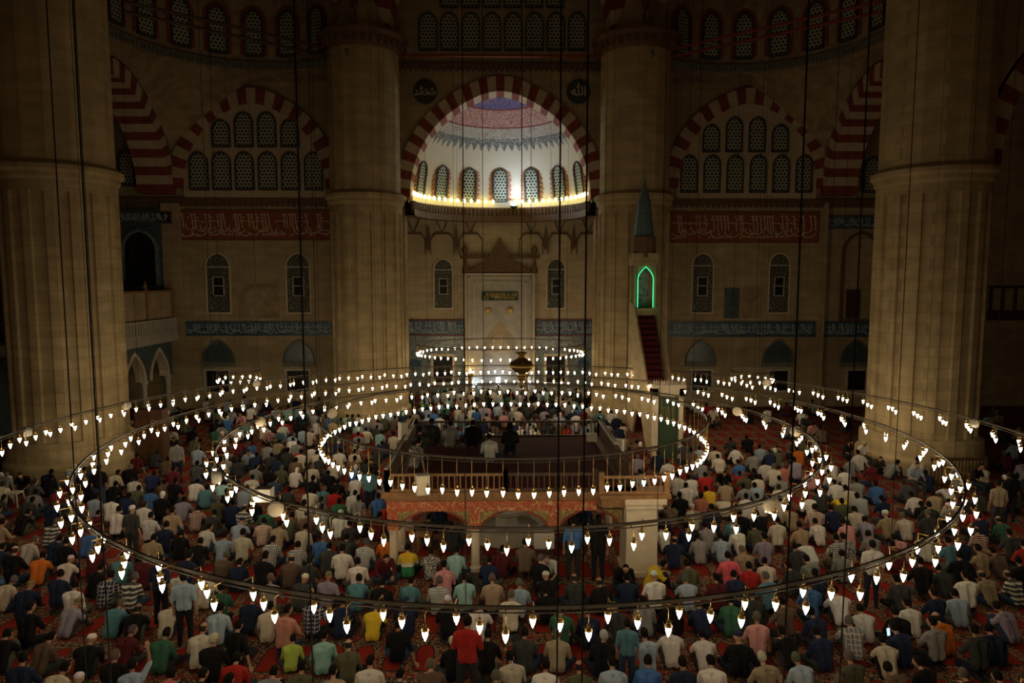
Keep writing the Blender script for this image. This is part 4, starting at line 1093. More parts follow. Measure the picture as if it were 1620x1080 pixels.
def body(pose, yaw=0.0, nod=0.0, slim=1.0):
    """joint layout of one figure facing +y, pelvis over the origin; returns capsules and head frame"""
    C = []
    def cap(a, b, ra, rb, l): C.append(dict(a=tuple(a), b=tuple(b), ra=ra, rb=rb, l=l))
    V = Vector
    pz = {'cross': .115, 'kneel': .235, 'knees': .115, 'side': .115, 'bow': .16, 'raise': .235, 'chair': .50, 'stand': .93, 'hold': .93}[pose]
    lean = {'cross': 26, 'kneel': 13, 'knees': 30, 'side': 14, 'bow': 62, 'raise': 8, 'chair': 12, 'stand': 3, 'hold': 6}[pose]
    def bend(x, y, z):
        t = max(0, z)/.5; a = math.radians(lean)*(.45+.55*min(t, 1.4)); s_, c_ = math.sin(a), math.cos(a)
        return V((x*slim, y*c_+z*s_, pz-y*s_+z*c_))
    R = Matrix.Rotation(-math.radians(lean)*.9, 3, 'X')
    # torso
    for sx in (-1, 1):
        cap(bend(sx*.075, -.01, .02), bend(sx*.07, 0, .18), .105, .092, 'torso')
        cap(bend(sx*.07, 0, .18), bend(sx*.095, -.005, .36), .092, .105, 'torso')
        cap(bend(sx*.095, -.005, .36), bend(sx*.105, -.01, .43), .105, .082, 'torso')
        cap(bend(sx*.02, -.01, .47), bend(sx*.165, -.005, .435), .062, .062, 'torso')
    cap(bend(0, -.0, .44), bend(0, .015, .50), .066, .054, 'neck'); cap(bend(0, .015, .50), bend(0, .035, .56), .052, .052, 'neck')
    hc = bend(0, .045, .655)
    hr = Matrix.Rotation(yaw, 3, 'Z') @ Matrix.Rotation(-math.radians(lean*.45)-nod, 3, 'X')
    def H(x, y, z): return tuple(hc + hr @ V((x, y, z)))
    C.append(dict(a=tuple(hc + hr @ V((0, -.008, .012))), r3=(.077, .096, .100), l='head', rot=hr))
    cap(H(0, .028, -.04), H(0, .045, -.085), .056, .030, 'head')
    cap(H(0, .085, .012), H(0, .105, -.025), .010, .015, 'head')          # nose
    for sx in (-1, 1):
        cap(H(sx*.078, -.005, .012), H(sx*.078, -.008, -.028), .016, .011, 'head')   # ears
        cap(H(sx*.018, .086, .030), H(sx*.045, .076, .030), .009, .008, 'head')      # brow
        cap(H(sx*.030, .078, .012), H(sx*.034, .077, .012), .0085, .0085, 'eye')
    cap(H(-.020, .082, -.052), H(.020, .082, -.052), .0085, .0085, 'lips')
    # arms: shoulder, elbow, wrist
    sh = {s: bend(s*.185, -.005, .425) for s in (-1, 1)}
    arm = {'cross': ((.25, .20, .27), (.17, .37, .20)), 'kneel': ((.245, .20, .40), (.13, .40, .36)), 'knees': ((.25, .26, .36), (.10, .46, .40)),
           'side': ((.25, .20, .28), (.17, .36, .20)), 'bow': ((.23, .50, .28), (.13, .66, .14)), 'raise': ((.245, .18, .42), (.13, .38, .38)),
           'chair': ((.25, .14, .72), (.17, .38, .66)), 'stand': ((.245, -.02, 1.10), (.24, .06, .84)), 'hold': ((.245, .06, 1.12), (.10, .28, 1.16))}[pose]
    for s in (-1, 1):
        e, w = V((s*arm[0][0], arm[0][1], arm[0][2])), V((s*arm[1][0], arm[1][1], arm[1][2]))
        if pose == 'side' and s > 0: e, w = V((.31, -.02, .30)), V((.40, -.06, .05))
        if pose == 'raise' and s > 0: e, w = V((.30, .16, .86)), V((.27, .20, 1.10))
        cap(sh[s], sh[s]+(e-sh[s])*.4, .060, .052, 'sleeve'); cap(sh[s]+(e-sh[s])*.4, e, .052, .041, 'sleeve')
        cap(e, e+(w-e)*.4, .041, .037, 'forearm'); cap(e+(w-e)*.4, w, .037, .026, 'forearm')
        d = (w-e).normalized(); 
        if pose == 'side' and s > 0: d = V((.6, -.6, -.15)).normalized()
        side = d.cross(V((0, 0, 1))); side = side.normalized() if side.length > .2 else V((1, 0, 0)); nrm = side.cross(d).normalized()
        kn = w + d*.075
        for q in (-.026, 0, .026): cap(w+side*q*.6, kn+side*q, .016, .014, 'hand')
        for q, L_ in ((-.033, .062), (-.011, .074), (.011, .078), (.033, .068)):
            k0 = kn+side*q; k1 = k0+d*L_*.5-nrm*.008; k2 = k1+d*L_*.4-nrm*.020
            cap(k0, k1, .0095, .009, 'hand'); cap(k1, k2, .009, .0075, 'hand')
        th = -s; t0 = w+side*th*.022+d*.02; t1 = t0+side*th*.028+d*.03; t2 = t1+side*th*.006+d*.03
        cap(t0, t1, .013, .0105, 'hand'); cap(t1, t2, .0105, .008, 'hand')
    # legs: hip, knee, ankle, toe
    for s in (-1, 1):
        L_ = {'cross': ((.10, .02, .12), (.33, .32, .16), (-.04, .40, .075), (-.20, .38, .05)), 'knees': ((.10, .02, .12), (.16, .37, .45), (.13, .50, .09), (.15, .64, .045)),
              'kneel': ((.10, .02, .20), (.15, .42, .08), (.11, -.02, .06), (.07, -.17, .045)), 'raise': ((.10, .02, .20), (.15, .42, .08), (.11, -.02, .06), (.07, -.17, .045)),
              'side': ((.10, .02, .12), (.30, .34, .15), (-.02, .42, .075), (-.18, .42, .05)), 'bow': ((.10, .02, .16), (.28, .32, .12), (.02, .30, .07), (-.12, .30, .05)),
              'chair': ((.10, .02, .50), (.15, .42, .50), (.15, .44, .09), (.17, .58, .045)), 'stand': ((.095, 0, .90), (.11, .02, .50), (.12, -.03, .09), (.15, .12, .045)), 'hold': ((.095, 0, .90), (.13, .03, .50), (.16, -.02, .09), (.20, .13, .045))}[pose]
        h, k, a, t = [V((s*p[0], p[1], p[2])) for p in L_]
        if pose in ('cross', 'side') and s > 0: a = a+V((0, .07, .02)); t = t+V((0, .08, .01))
        if pose == 'bow' and s > 0: a = a+V((0, .07, .02)); t = t+V((0, .07, .01))
        cap(h, h+(k-h)*.5, .098, .082, 'leg'); cap(h+(k-h)*.5, k, .082, .062, 'leg')
        cap(k, k+(a-k)*.35, .060, .058, 'leg'); cap(k+(a-k)*.35, a, .058, .038, 'leg')
        cap(a, t, .038, .030, 'foot'); cap(a, a-(t-a).normalized()*.03+V((0, 0, -.01)), .036, .030, 'foot')
    return C, hc, hr
def grow(caps, g, ls): return [dict(c, ra=c['ra']+g, rb=c['rb']+g) for c in caps if c['l'] in ls and 'r3' not in c]
def hair_mesh(hc, hr, kind):
    vs, fs = ico((0, 0, 0), 1, 3); out = []
    for v in vs:
        x, y, z = v; r = 1.07
        if kind in ('hair', 'bald'):
            line = .25 + y*.95           # hairline rises towards the forehead
            if z < line - (.75 if y < 0 else .15): r = .88
            if z < -.72: r = .86
            if kind == 'bald' and z > .28: r = .90
            r += .02*noise.noise(Vector((x*6, y*6, z*6)))
            out.append((x*.080*r, -.010+y*.099*r, .014+z*.104*r))
        elif kind == 'cap':
            r = 1.10 if z > .15 else .86
            zz = z*.104*r
            out.append((x*.083*r, -.010+y*.102*r, .018+min(zz, .095)))
        elif kind == 'scarf':
            r = 1.15 if not (y > .5 and z < .5) else .9
            out.append((x*.09*r, -.02+y*.105*r, .0+z*.125*r))
    me = bpy.data.meshes.new('hair' if kind != 'cap' else 'cap'); me.from_pydata([tuple(hc + hr @ Vector(p)) for p in out], [], fs); me.shade_smooth(); me.update()
    me.materials.append(MT['hair' if kind in ('hair', 'bald') else 'cloth']); return me
VAR = {}
def variant(pose, yaw=0, long=False, slim=1.0):
    key = (pose, yaw, long, slim)
    if key in VAR: return VAR[key]
    caps, hc, hr = body(pose, yaw, .0 if pose in ('stand', 'hold') else .12, slim)
    me = fuse(caps, .0085, 'person', 2); lab, names = labels(me, caps)
    for m in ('skin', 'sock', 'lips', 'eye'): me.materials.append(MT[m])
    idx = {n: {'foot': 1, 'lips': 2, 'eye': 3}.get(n, 0) for n in names}; arr = np.array([idx[n] for n in names])[lab]
    mi = [int(arr[p.vertices[0]]) for p in me.polygons]; me.polygons.foreach_set('material_index', mi)
    sl = ('torso', 'sleeve') + (('forearm',) if long else ())
    sc_ = grow(caps, .017, sl)
    if not long: pass
    sh = fuse(sc_, .015, 'shirt', 2, .012)
    tr = fuse(grow(caps, .014, ('leg',)) + ([dict(a=c['a'], b=c['b'], ra=c['ra']+.008, rb=c['rb']-.02, l='t') for c in caps if c['l'] == 'torso'][:1] + [dict(a=c['a'], b=c['b'], ra=c['ra']+.008, rb=c['rb']-.02, l='t') for c in caps if c['l'] == 'torso'][4:5]), .016, 'trousers', 2, .012)
    sh.materials.append(MT['cloth']); tr.materials.append(MT['cloth'])
    VAR[key] = dict(body=me, shirt=sh, trousers=tr, hair=hair_mesh(hc, hr, 'hair'), bald=hair_mesh(hc, hr, 'bald'), cap=hair_mesh(hc, hr, 'cap'), scarf=hair_mesh(hc, hr, 'scarf'))
    return VAR[key]
COLS = {'W': ((.66, .63, .58), 'white shirt'), 'C': ((.58, .52, .41), 'cream shirt'), 'B': ((.010, .010, .012), 'black top'), 'N': ((.018, .028, .065), 'navy top'),
    'G': ((.25, .25, .24), 'grey top'), 'D': ((.045, .048, .046), 'charcoal top'), 'L': ((.34, .42, .52), 'light blue shirt'), 'U': ((.06, .15, .36), 'bright blue shirt'),
    'T': ((.10, .24, .28), 'teal shirt'), 'A': ((.30, .50, .48), 'pale aqua shirt'), 'M': ((.11, .018, .022), 'maroon top'), 'R': ((.42, .028, .022), 'red top'),
    'O': ((.62, .17, .025), 'orange shirt'), 'Y': ((.68, .48, .03), 'yellow shirt'), 'P': ((.60, .30, .30), 'pink shirt'), 'E': ((.04, .12, .07), 'green top'),
    'F': ((.10, .10, .055), 'dark olive top'), 'K': ((.36, .28, .18), 'khaki beige shirt'), 'V': ((.30, .27, .34), 'lavender grey shirt'), 'Z': ((.15, .10, .07), 'brown top'),
    'J': ((.55, .26, .18), 'salmon shirt'), 'I': ((.42, .52, .10), 'lime green shirt'), 'H': ((.75, .12, .16), 'hot pink shirt'), 'Q': ((.02, .03, .09), 'dark plaid shirt'),
    'X': ((.05, .07, .12), 'dark and white checked shirt'), 'x': ((.42, .16, .12), 'red and white checked shirt'), 'S': ((.07, .07, .075), 'dark shirt with pale stripes'),
    's': ((.32, .36, .36), 'grey shirt with fine stripes'), 'y': ((.62, .42, .03), 'yellow and navy striped shirt'), 'c': ((.10, .10, .10), 'mottled grey print shirt'),
    'q': ((.18, .17, .19), 'grey plaid shirt'), 'm': ((.20, .03, .03), 'maroon striped top'), 'g': ((.03, .22, .08), 'yellow, white and green shirt')}
PAT = {'Q': 'plaid', 'X': 'check', 'x': 'check', 'S': 'stripe', 's': 'fine', 'y': 'stripe_dark', 'c': 'camo', 'q': 'plaid', 'm': 'fine'}
SEC = {}
HAIRS = {'d': ('hair', (.008, .006, .0045), 'dark hair'), 'g': ('hair', (.12, .105, .09), 'grey hair'), 'h': ('hair', (.50, .47, .42), 'white hair'),
    'b': ('bald', (.03, .024, .02), 'balding head'), 'w': ('cap', (.68, .66, .62), 'white skullcap'), 'k': ('cap', (.20, .17, .07), 'olive cap'), 'n': ('cap', (.02, .03, .07), 'dark blue cap')}
# hand-read from the photograph: head position, shirt, head, pose ('' = any seated back view)
PEOPLE = """18,913,C,g;50,920,N,k;30,872,B,b;41,853,C,g;67,873,O,d,knees;118,877,C,w,knees;91,908,N,d;96,858,B,d;131,922,W,d,side;163,911,Q,d;109,951,V,k,knees
58,958,B,d;145,1005,B,w,knees;78,1002,Z,d;8,998,B,d;48,1046,N,d;97,1055,C,d;129,1062,L,w;184,1045,B,g;204,993,M,g;189,949,T,g;208,911,S,g;193,877,T,d
147,868,M,d;160,893,B,d;233,954,B,b;269,951,C,d;261,999,E,d;320,993,C,b;355,1005,B,h;229,1053,L,d,raise;271,1058,H,d;322,1058,B,d;356,1051,R,d;304,907,L,d,stand
324,909,C,g;287,904,W,d;347,955,L,d;233,882,M,g;253,887,N,d,stand;298,880,N,d;320,851,B,d;242,849,K,d;349,930,E,d
384,844,C,d;431,852,X,d;477,857,X,d;507,850,U,g;524,862,D,d;543,870,W,d;561,884,W,d;388,884,N,d;419,880,B,d;452,883,Z,b;481,883,D,d;364,878,Z,g;477,912,D,w
438,915,G,g;512,911,V,k,side;567,912,T,d;610,919,B,d;645,915,T,d;702,921,s,g,side;708,950,B,w;642,947,N,n;594,953,Y,g;533,951,N,d;497,950,Q,d;460,964,J,d;418,955,C,d
384,951,N,g;463,1009,I,d,child;514,1001,A,d;549,1014,F,b;630,988,B,d,side;680,1049,Z,g;629,1058,N,d;589,1047,W,d;525,1059,K,d;472,1053,F,d;402,1058,G,d;365,1005,B,d,side
361,1055,R,d;580,856,s,g;616,853,O,d;613,877,M,d,face;651,866,g,d;680,868,c,d;718,870,A,d;548,842,D,d;718,1010,B,h;730,914,A,d;750,901,D,d,facechild;780,915,K,g
824,922,L,g;810,942,C,g;855,929,B,d;875,908,B,w;910,912,D,b;948,915,B,b;984,912,N,d;1032,912,W,w;1042,888,Y,d,prof;1085,912,L,g;868,880,W,g,face;796,870,M,d
824,861,Z,d;770,878,N,d;910,826,U,d,stand;975,890,B,d,face;955,829,B,d,stand;760,955,W,d;752,990,R,d,hold;770,1002,B,d;831,999,D,d;883,995,K,g;891,967,E,d
927,964,N,d;957,1006,B,h;980,955,D,k;1019,949,G,d;1004,993,T,d,standchild;1015,1008,L,d;1067,991,W,w,knees;1062,948,B,d;806,1039,C,d;871,1049,W,d;922,1049,F,b
971,1047,L,d;1019,1042,U,d;1066,1047,N,d;776,1058,Z,g;1134,913,M,d;1163,885,H,d,side;1176,889,R,d;1167,904,N,d;1202,880,C,d;1212,912,T,g;1193,876,K,g;1098,842,G,d
1139,845,L,d;1170,832,W,w;1209,850,V,d;1232,889,D,d;1278,882,G,d;1276,862,W,d,bow;1333,872,G,d;1305,850,X,d;1104,948,N,b;1147,948,E,d;1203,943,D,b;1255,953,Z,d
1282,966,N,d;1311,919,N,d;1284,925,U,d;1332,935,W,d;1340,980,q,g;1106,996,W,d;1169,1011,B,n,side;1208,980,P,g;1236,992,B,d;1288,996,N,d;1262,1037,L,g;1205,1039,K,h,side
1118,1045,W,d;1345,1039,F,g;1380,862,W,d,stand;1401,852,M,d;1416,845,P,d;1497,855,T,d;1520,876,B,d,side;1542,868,K,d;1487,895,D,d;1524,907,W,d;1512,935,L,d
1566,905,K,b;1587,905,S,b;1577,866,Z,d;1613,886,B,d;1420,915,D,d;1459,889,B,d;1478,937,N,d;1429,954,W,d;1410,962,B,d;1348,943,W,d;1388,994,C,d,knees;1425,990,N,d
1460,982,G,d;1499,987,O,b;1518,985,D,d;1565,990,N,d;1583,956,V,d;1409,1053,Z,d;1466,1045,B,d;1536,1060,B,g;1564,1064,B,d
1083,702,S,b;1094,711,Z,d;1107,706,L,d;1129,708,C,d;1136,719,C,d;1156,693,D,d;1182,689,B,d;1202,704,L,d;1191,717,G,d;1227,710,F,w;1261,708,O,d;1209,730,W,d
1168,730,U,d;1146,745,B,d,face;1171,745,R,d;1178,752,F,g;1196,750,C,d;1203,743,B,d;1220,739,C,g;1235,735,x,g;1232,751,G,d;1056,730,W,b;1072,752,W,d;1092,752,W,d
1115,748,R,d;1123,769,y,d;1150,763,K,d;1085,765,W,d;1079,784,B,d;1104,784,x,d;1096,800,C,w;1173,767,G,d;1194,764,L,d;1203,781,W,d;1180,784,W,d;1143,790,C,d,bow
1131,806,N,d;1061,795,Z,g;1154,819,T,d;1175,809,B,d;1195,809,B,d;1193,829,F,d;1228,785,C,d;1233,769,C,b;1281,781,W,d;1256,802,K,d;1281,802,x,d;1291,821,W,d
1226,823,C,d;1261,830,K,d;1317,785,Y,d,bow;1321,802,N,d;1326,760,W,d;1307,742,C,d;1313,728,W,d;1333,740,W,d;1280,742,P,b;1294,737,R,d;1336,823,P,d;1347,803,C,d
1335,846,c,d;1304,777,D,d;1333,790,F,d;1114,828,G,d;1086,834,N,d;1056,830,W,d;1270,858,D,d
1371,698,W,h,chairface;1355,698,B,d,chairface;1398,720,D,d,face;1417,728,G,d,prof;1450,737,L,d,chairface;1377,734,M,b;1431,761,S,b;1383,763,U,d;1353,757,G,d
1360,782,s,d;1389,785,N,d;1400,812,K,w;1434,814,C,g;1372,817,V,d;1463,811,D,g;1477,776,K,d;1491,770,W,d,bow;1457,790,B,d;1447,783,W,d;1477,797,D,d;1503,800,G,w
1533,805,R,d;1545,776,D,b;1548,815,N,d;1553,837,m,b;1582,820,E,b;1591,841,D,d;1598,752,B,d,stand;1579,765,K,d,stand;1550,739,B,d,chairface;1591,754,K,w;1468,847,C,d
1518,850,N,d;1388,847,G,d;1616,861,R,d;6,748,W,w,face;30,748,B,d,face;55,761,S,b;59,776,G,d;80,752,B,d;89,772,m,d;83,795,N,b;49,787,D,d;35,806,B,d;4,804,Z,d;3,826,K,d
87,822,S,g;111,785,D,w;120,798,D,w;146,837,U,g;152,784,L,d;142,754,B,n;159,737,B,d,stand;186,745,C,d;205,737,B,g;215,754,W,d;237,747,Q,d;185,762,B,d;217,769,F,d
239,773,U,d;257,784,B,w;204,780,N,d;179,787,W,d;187,806,W,d;210,803,D,w,stand;246,812,W,d;268,811,K,d,side;262,830,N,d;289,787,V,d;278,761,B,d;280,702,G,d,stand
265,723,Z,d;252,688,W,w,face;248,711,D,d;12,858,N,d;93,848,N,d;155,812,M,d,child;295,838,B,d;309,691,F,g;313,708,L,g;312,732,S,d;331,728,D,d;310,758,W,d;331,767,T,d
349,760,A,d;362,774,B,d;343,787,F,g;312,800,m,d;353,806,D,d;382,800,S,b;385,771,L,d;370,797,N,d;395,791,B,d;400,752,W,d;405,737,G,d;381,695,M,d;398,700,U,d,child
361,722,G,w;376,724,D,d;407,717,N,d;427,717,D,d;440,724,N,d;426,741,B,d;426,680,P,w,face;426,700,G,d;441,695,K,d;452,710,B,d;461,692,W,d;477,709,R,d;501,712,C,d
490,705,W,d;468,726,Z,d;467,739,W,w;446,737,F,g;435,757,X,d;457,770,D,d;494,735,C,g;495,758,B,d;494,775,C,d;511,769,T,g;519,745,B,d;533,760,B,d;566,754,W,d
564,775,W,d;541,775,R,d;541,790,E,d;505,787,G,d;511,802,L,d;537,712,W,d;535,697,N,w;561,713,C,d;477,799,C,d;467,812,F,d;484,813,Z,b;483,832,C,d;539,812,W,w,side
550,832,D,d;417,821,x,d;442,828,K,d;381,822,L,n;351,845,L,d;321,832,W,d;420,806,E,d;583,738,T,d,stand;595,768,G,d;581,759,M,d;614,761,Y,d;568,785,G,d;592,783,U,d
574,808,D,k;600,813,M,d;614,798,R,d""".replace('\n', ';').split(';')
TROU = [(.012, .012, .016), (.03, .03, .035), (.03, .05, .09), (.05, .05, .05), (.10, .09, .07), (.02, .025, .04)]
SKINS = [(.42, .24, .15), (.36, .20, .12), (.47, .28, .18), (.33, .18, .105)]
LOW = {}; KP = .87
def seat_height(pose): return {'stand': 1.57, 'hold': 1.58, 'chair': 1.14, 'raise': .88, 'kneel': .87, 'bow': .50}.get(pose, .74)
spec = []
for s in PEOPLE:
    q = s.strip().split(','); px, py, c, h = float(q[0]), float(q[1]), q[2], q[3]; po = q[4] if len(q) > 4 else ''
    k = KP; rz = rnd.uniform(-.22, .22)
    if 'child' in po: k = .70; po = po.replace('child', '')
    pose = po
    if po == 'face': pose = 'cross'; rz = PI+rnd.uniform(-.4, .4)
    if po == 'chairface': pose = 'chair'; rz = PI+rnd.uniform(-.3, .5)
    if po == 'prof': pose = 'knees'; rz = -1.3
    if pose == '': pose = rnd.choice(['cross', 'cross', 'kneel', 'knees', 'cross', 'kneel'])
    
    w = atz(px, py, seat_height(pose)*k)
    # the head is forward of the hips by the lean
    fwd = {'cross': .30, 'kneel': .17, 'knees': .33, 'side': .17, 'bow': .58, 'raise': .12, 'chair': .16, 'stand': .08, 'hold': .1}[pose]*k
    w = w - Vector((-math.sin(rz)*fwd, math.cos(rz)*fwd, 0)); w.z = 0
    spec.append(dict(x=w.x, y=w.y, z=0, c=c, h=h, pose=pose, rz=rz, k=k, px=px, py=py, hand=True))
# on the platform
for px, py, Y, c, h, pose, rz in ((775, 684, 18.3, 'W', 'd', 'cross', .1), (668, 690, 18.4, 'D', 'd', 'kneel', .3), (657, 705, 17.7, 'c', 'd', 'side', -.5), (712, 680, 19.9, 'G', 'd', 'cross', 0), (748, 674, 20.0, 'B', 'd', 'cross', 0), (682, 675, 20.1, 'D', 'd', 'cross', 0), (807, 674, 18.9, 'B', 's', 'kneel', 0)):
    spec.append(dict(x=at(px, py, Y).x, y=Y-.2, z=1.98, c=c, h=h, pose=pose, rz=rz, k=.95, px=px, py=py, hand=True, deck=True))
for x_, y_, c, pose in ((-1.9, 17.2, 'B', 'kneel'), (-1.2, 16.9, 'D', 'cross'), (-1.7, 18.4, 'N', 'cross'), (1.9, 17.4, 'D', 'cross'), (2.5, 17.0, 'B', 'kneel'), (2.3, 18.5, 'N', 'cross'), (-2.0, 19.8, 'D', 'cross'), (-1.0, 20.2, 'B', 'kneel'), (.2, 20.4, 'N', 'cross'), (1.2, 20.2, 'Z', 'cross'), (2.2, 20.0, 'B', 'cross'), (1.75, 16.6, 'B', 'kneel')):
    spec.append(dict(x=x_, y=y_, z=0, c=c, h='d', pose=pose, rz=rnd.uniform(-.3, .3), k=KP, px=792+x_/y_*FPX, py=850, hand=True))
HAIRS['s'] = ('scarf', (.008, .008, .010), 'black headscarf')
def blocked(x, y, m=.35):
    if X0-m < x < X1+m and Y0-m < y < Y1+m+.1: return True
    if p0-m < x < p1+m and Y0-.8 < y < Y0+.6: return True
    for sx in (-1, 1):
        if math.hypot(x-sx*PX, y-PY) < 2.1+m or math.hypot(x-sx*MX, y-MY) < 2.2+m: return True
    if xt-.75-m < x < xc+.75+m and yp-.2-m < y < yt+1+m: return True
    if y > QW-.7 and abs(x) > 5.2: return True
    if y > AW-1.6 or abs(x) > 29: return True
    if x < -16.4 and y > 27.3: return True
    if math.hypot(x-ca.location.x, y-ca.location.y-.25) < .75+m: return True
    return False
# people under the platform may sit there; push hand-placed ones out of solid things only
def inpier(s):
    x, y = s['x'], s['y']
    for cx, cy, r in [(p_[0], p_[1], .38) for p_ in ((cols[0], Y0+.05), (cols[1], Y0+.05), (cols[2], Y0+2.2), (X0+.12, 18.5), (X0+.12, 17.1), (X1-.12, 18.5))] + [((p0+p1)/2, Y0, .85), (.15, 18.2, 1.55)]:
        d = math.hypot(x-cx, y-cy)
        if d < r: s['x'] = cx+(x-cx)/max(d, .01)*r; s['y'] = cy+(y-cy)/max(d, .01)*r
    for cx, cy, r in ((-PX, PY, 2.3), (PX, PY, 2.3), (-MX, MY, 2.45), (MX, MY, 2.45)):
        d = math.hypot(s['x']-cx, s['y']-cy)
        if d < r: s['x'] = cx+(s['x']-cx)/max(d, .01)*r; s['y'] = cy+(s['y']-cy)/max(d, .01)*r
for _ in range(24):
    for i, a in enumerate(spec):
        for b in spec[i+1:]:
            if a.get('deck') != b.get('deck'): continue
            dx, dy = b['x']-a['x'], (b['y']-a['y'])*.82
            m = .56 if a['k']+b['k'] > 1.6 else .45
            if abs(dx) > m or abs(dy) > m: continue
            d = math.hypot(dx, dy)
            if d < m:
                d = max(d, .02); p_ = (m-d)/2*.6; a['x'] -= dx/d*p_; b['x'] += dx/d*p_; a['y'] -= dy/d*p_; b['y'] += dy/d*p_
        if not a.get('deck'): inpier(a)
hand = [s for s in spec if s['y'] > 0]
hand.sort(key=lambda s: s['y']-(3 if s.get('deck') else 0))
solo, rest = hand[:296], hand[296:]
# ---- the far crowd, too many to single out
grid = {}
for s in hand: grid.setdefault((int(s['x']//1), int(s['y']//1)), []).append((s['x'], s['y']))
def close(x, y, m=.56):
    for i in (-1, 0, 1):
        for j in (-1, 0, 1):
            for a, b in grid.get((int(x//1)+i, int(y//1)+j), []):
                if math.hypot(x-a, y-b) < m: return True
    return False
ylim = solo[-1]['y'] if solo else 20
pal = 'WWWWWCCCCCBBBBBBNNNNGGGGDDDDDDLLLUTAMMRPEFFKKKVVZZZ'; row = 0; y = 9.2
far = []
while y < 39.5:
    x = -24+rnd.random()*.5
    while x < 24:
        xx, yy = x+rnd.uniform(-.15, .15), y+rnd.uniform(-.3, .3)
        pr = CAMZ-.7; px = 792+xx/yy*FPX
        inview = -60 < px < 1680
        dens = .92
        if yy > 22 and abs(xx) > 8.5: dens = .55
        if xx > 8 and yy > 25.5: dens = .16
        if xx > 5 and 22 < yy < 26: dens = .7
        if yy < 15: dens = .8
        if xx < -17 and yy > 18: dens = .4
        if abs(xx) < 5.8 and yy > 24: dens = .97
        if inview and not blocked(xx, yy) and not close(xx, yy, .64 if yy < 22 else .56) and rnd.random() < dens:
            grid.setdefault((int(xx//1), int(yy//1)), []).append((xx, yy))
            face = (abs(xx) < 4.5 and 22 < yy < 24.2)
            far.append(dict(x=xx, y=yy, z=0, c=rnd.choice(pal), h=rnd.choice('ddddddgbwd'), pose=rnd.choice(['cross', 'kneel', 'knees', 'cross', 'kneel', 'side' if yy > 20 else 'cross']),
                rz=(PI if face or (yy > 24 and abs(xx) > 9 and rnd.random() < .3) else 0)+rnd.uniform(-.3, .3), k=KP))
        x += .66
    y += 1.05 if y < 24 else .86
# nearest of the filled-in ones are individuals too, up to the limit
near_fill = [f for f in far if f['y'] < 19.0]; far = [f for f in far if f['y'] >= 19.0]
solo = solo + near_fill; solo.sort(key=lambda s: s['y']-(3 if s.get('deck') else 0))
rest = solo[300:] + rest; solo = solo[:300]
print('PEOPLE solo', len(solo), 'fill', len(near_fill), 'crowd', len(rest)+len(far))

YAWS = [0, 0, .5, -.5, 0]
def make_person(s):
    yaw = rnd.choice(YAWS) if s['pose'] in ('cross', 'kneel', 'knees', 'side') else 0
    if s['pose'] in ('bow', 'raise', 'chair', 'hold', 'stand'): yaw = 0
    lg_ = (s['pose'] in ('kneel', 'knees', 'chair', 'hold')) or (s['pose'] == 'cross' and yaw != 0)
    if s['c'] in 'BDNMFZ' and s['pose'] == 'cross': lg_ = True; 
    v = variant(s['pose'], yaw, lg_)
    o = bpy.data.objects.new('person', v['body']); COL.objects.link(o)
    o.location = (s['x'], s['y'], s['z']); o.rotation_euler.z = s['rz']
    f = s['k']*rnd.uniform(.97, 1.05); o.scale = (f*rnd.uniform(.90, 1.02), f, f)
    sk = rnd.choice(SKINS); o.color = (*sk, 1)
    base = COLS[s['c']][0]; jit = rnd.uniform(.82, 1.12); c = tuple(min(.75, q*jit*rnd.uniform(.95, 1.05)) for q in base)
    sh = bpy.data.objects.new('shirt', v['shirt']); COL.objects.link(sh); sh.parent = o; sh.color = (*c, 1)
    pm = PAT.get(s['c'])
    if s['c'] == 'g': pm = 'tricolour'
    if pm: sh.material_slots[0].link = 'OBJECT'; sh.material_slots[0].material = MT[pm]
    t = bpy.data.objects.new('trousers', v['trousers']); COL.objects.link(t); t.parent = o; t.color = (*rnd.choice(TROU), 1)
    kind, hc_, _ = HAIRS[s['h']]
    h = bpy.data.objects.new('cap' if kind == 'cap' else 'headscarf' if kind == 'scarf' else 'hair', v[kind]); COL.objects.link(h); h.parent = o; h.color = (*[q*rnd.uniform(.8, 1.2) for q in hc_], 1)
    if kind == 'scarf': h['label'] = 'black headscarf'
    o['group'] = 'worshippers seated on the carpet' if s['pose'] not in ('stand', 'hold', 'chair') else 'worshippers standing or on chairs'
    o['category'] = 'person'; s['o'] = o
    return o
def tri():
    m = M('yellow_white_green_cotton', .9); x, y, z = m.coords(); 
    m.color(m.mix(z.gt(.40), m.mix(z.gt(.32), (.03, .20, .07), (.6, .58, .5)), (.62, .42, .03))); MT['tricolour'] = m.m
tri()
for s in solo: make_person(s)
# labels: dress first, then the neighbour, then the place
def who(s): return '%s and %s' % (COLS[s['c']][1], HAIRS[s['h']][2])
verb = {'stand': 'standing', 'hold': 'standing', 'chair': 'on a chair', 'bow': 'bowing forward', 'raise': 'raising an arm', 'knees': 'hugging knees', 'side': 'leaning on one hand', 'kneel': 'kneeling', 'cross': 'seated'}
def zone(s):
    x, y = s['x'], s['y']; px = 792+x/y*FPX
    if s.get('deck'): return 'on the platform'
    if y < 12.6: return 'front %s' % ('far left' if px < 330 else 'left' if px < 640 else 'centre' if px < 960 else 'right' if px < 1300 else 'far right')
    if X0 < x < X1 and Y0 < y < Y1: return 'under the platform'
    if px < 200: return 'by left pillar' if y > 17 else 'at left edge'
    if px > 1440: return 'by right pillar' if y > 17 else 'at right edge'
    if px < 620: return 'left of platform' if y > 15 else 'middle left'
    if px > 1050: return 'right of platform' if y > 15 else 'middle right'
    return 'before the platform'
used = {}
from collections import Counter
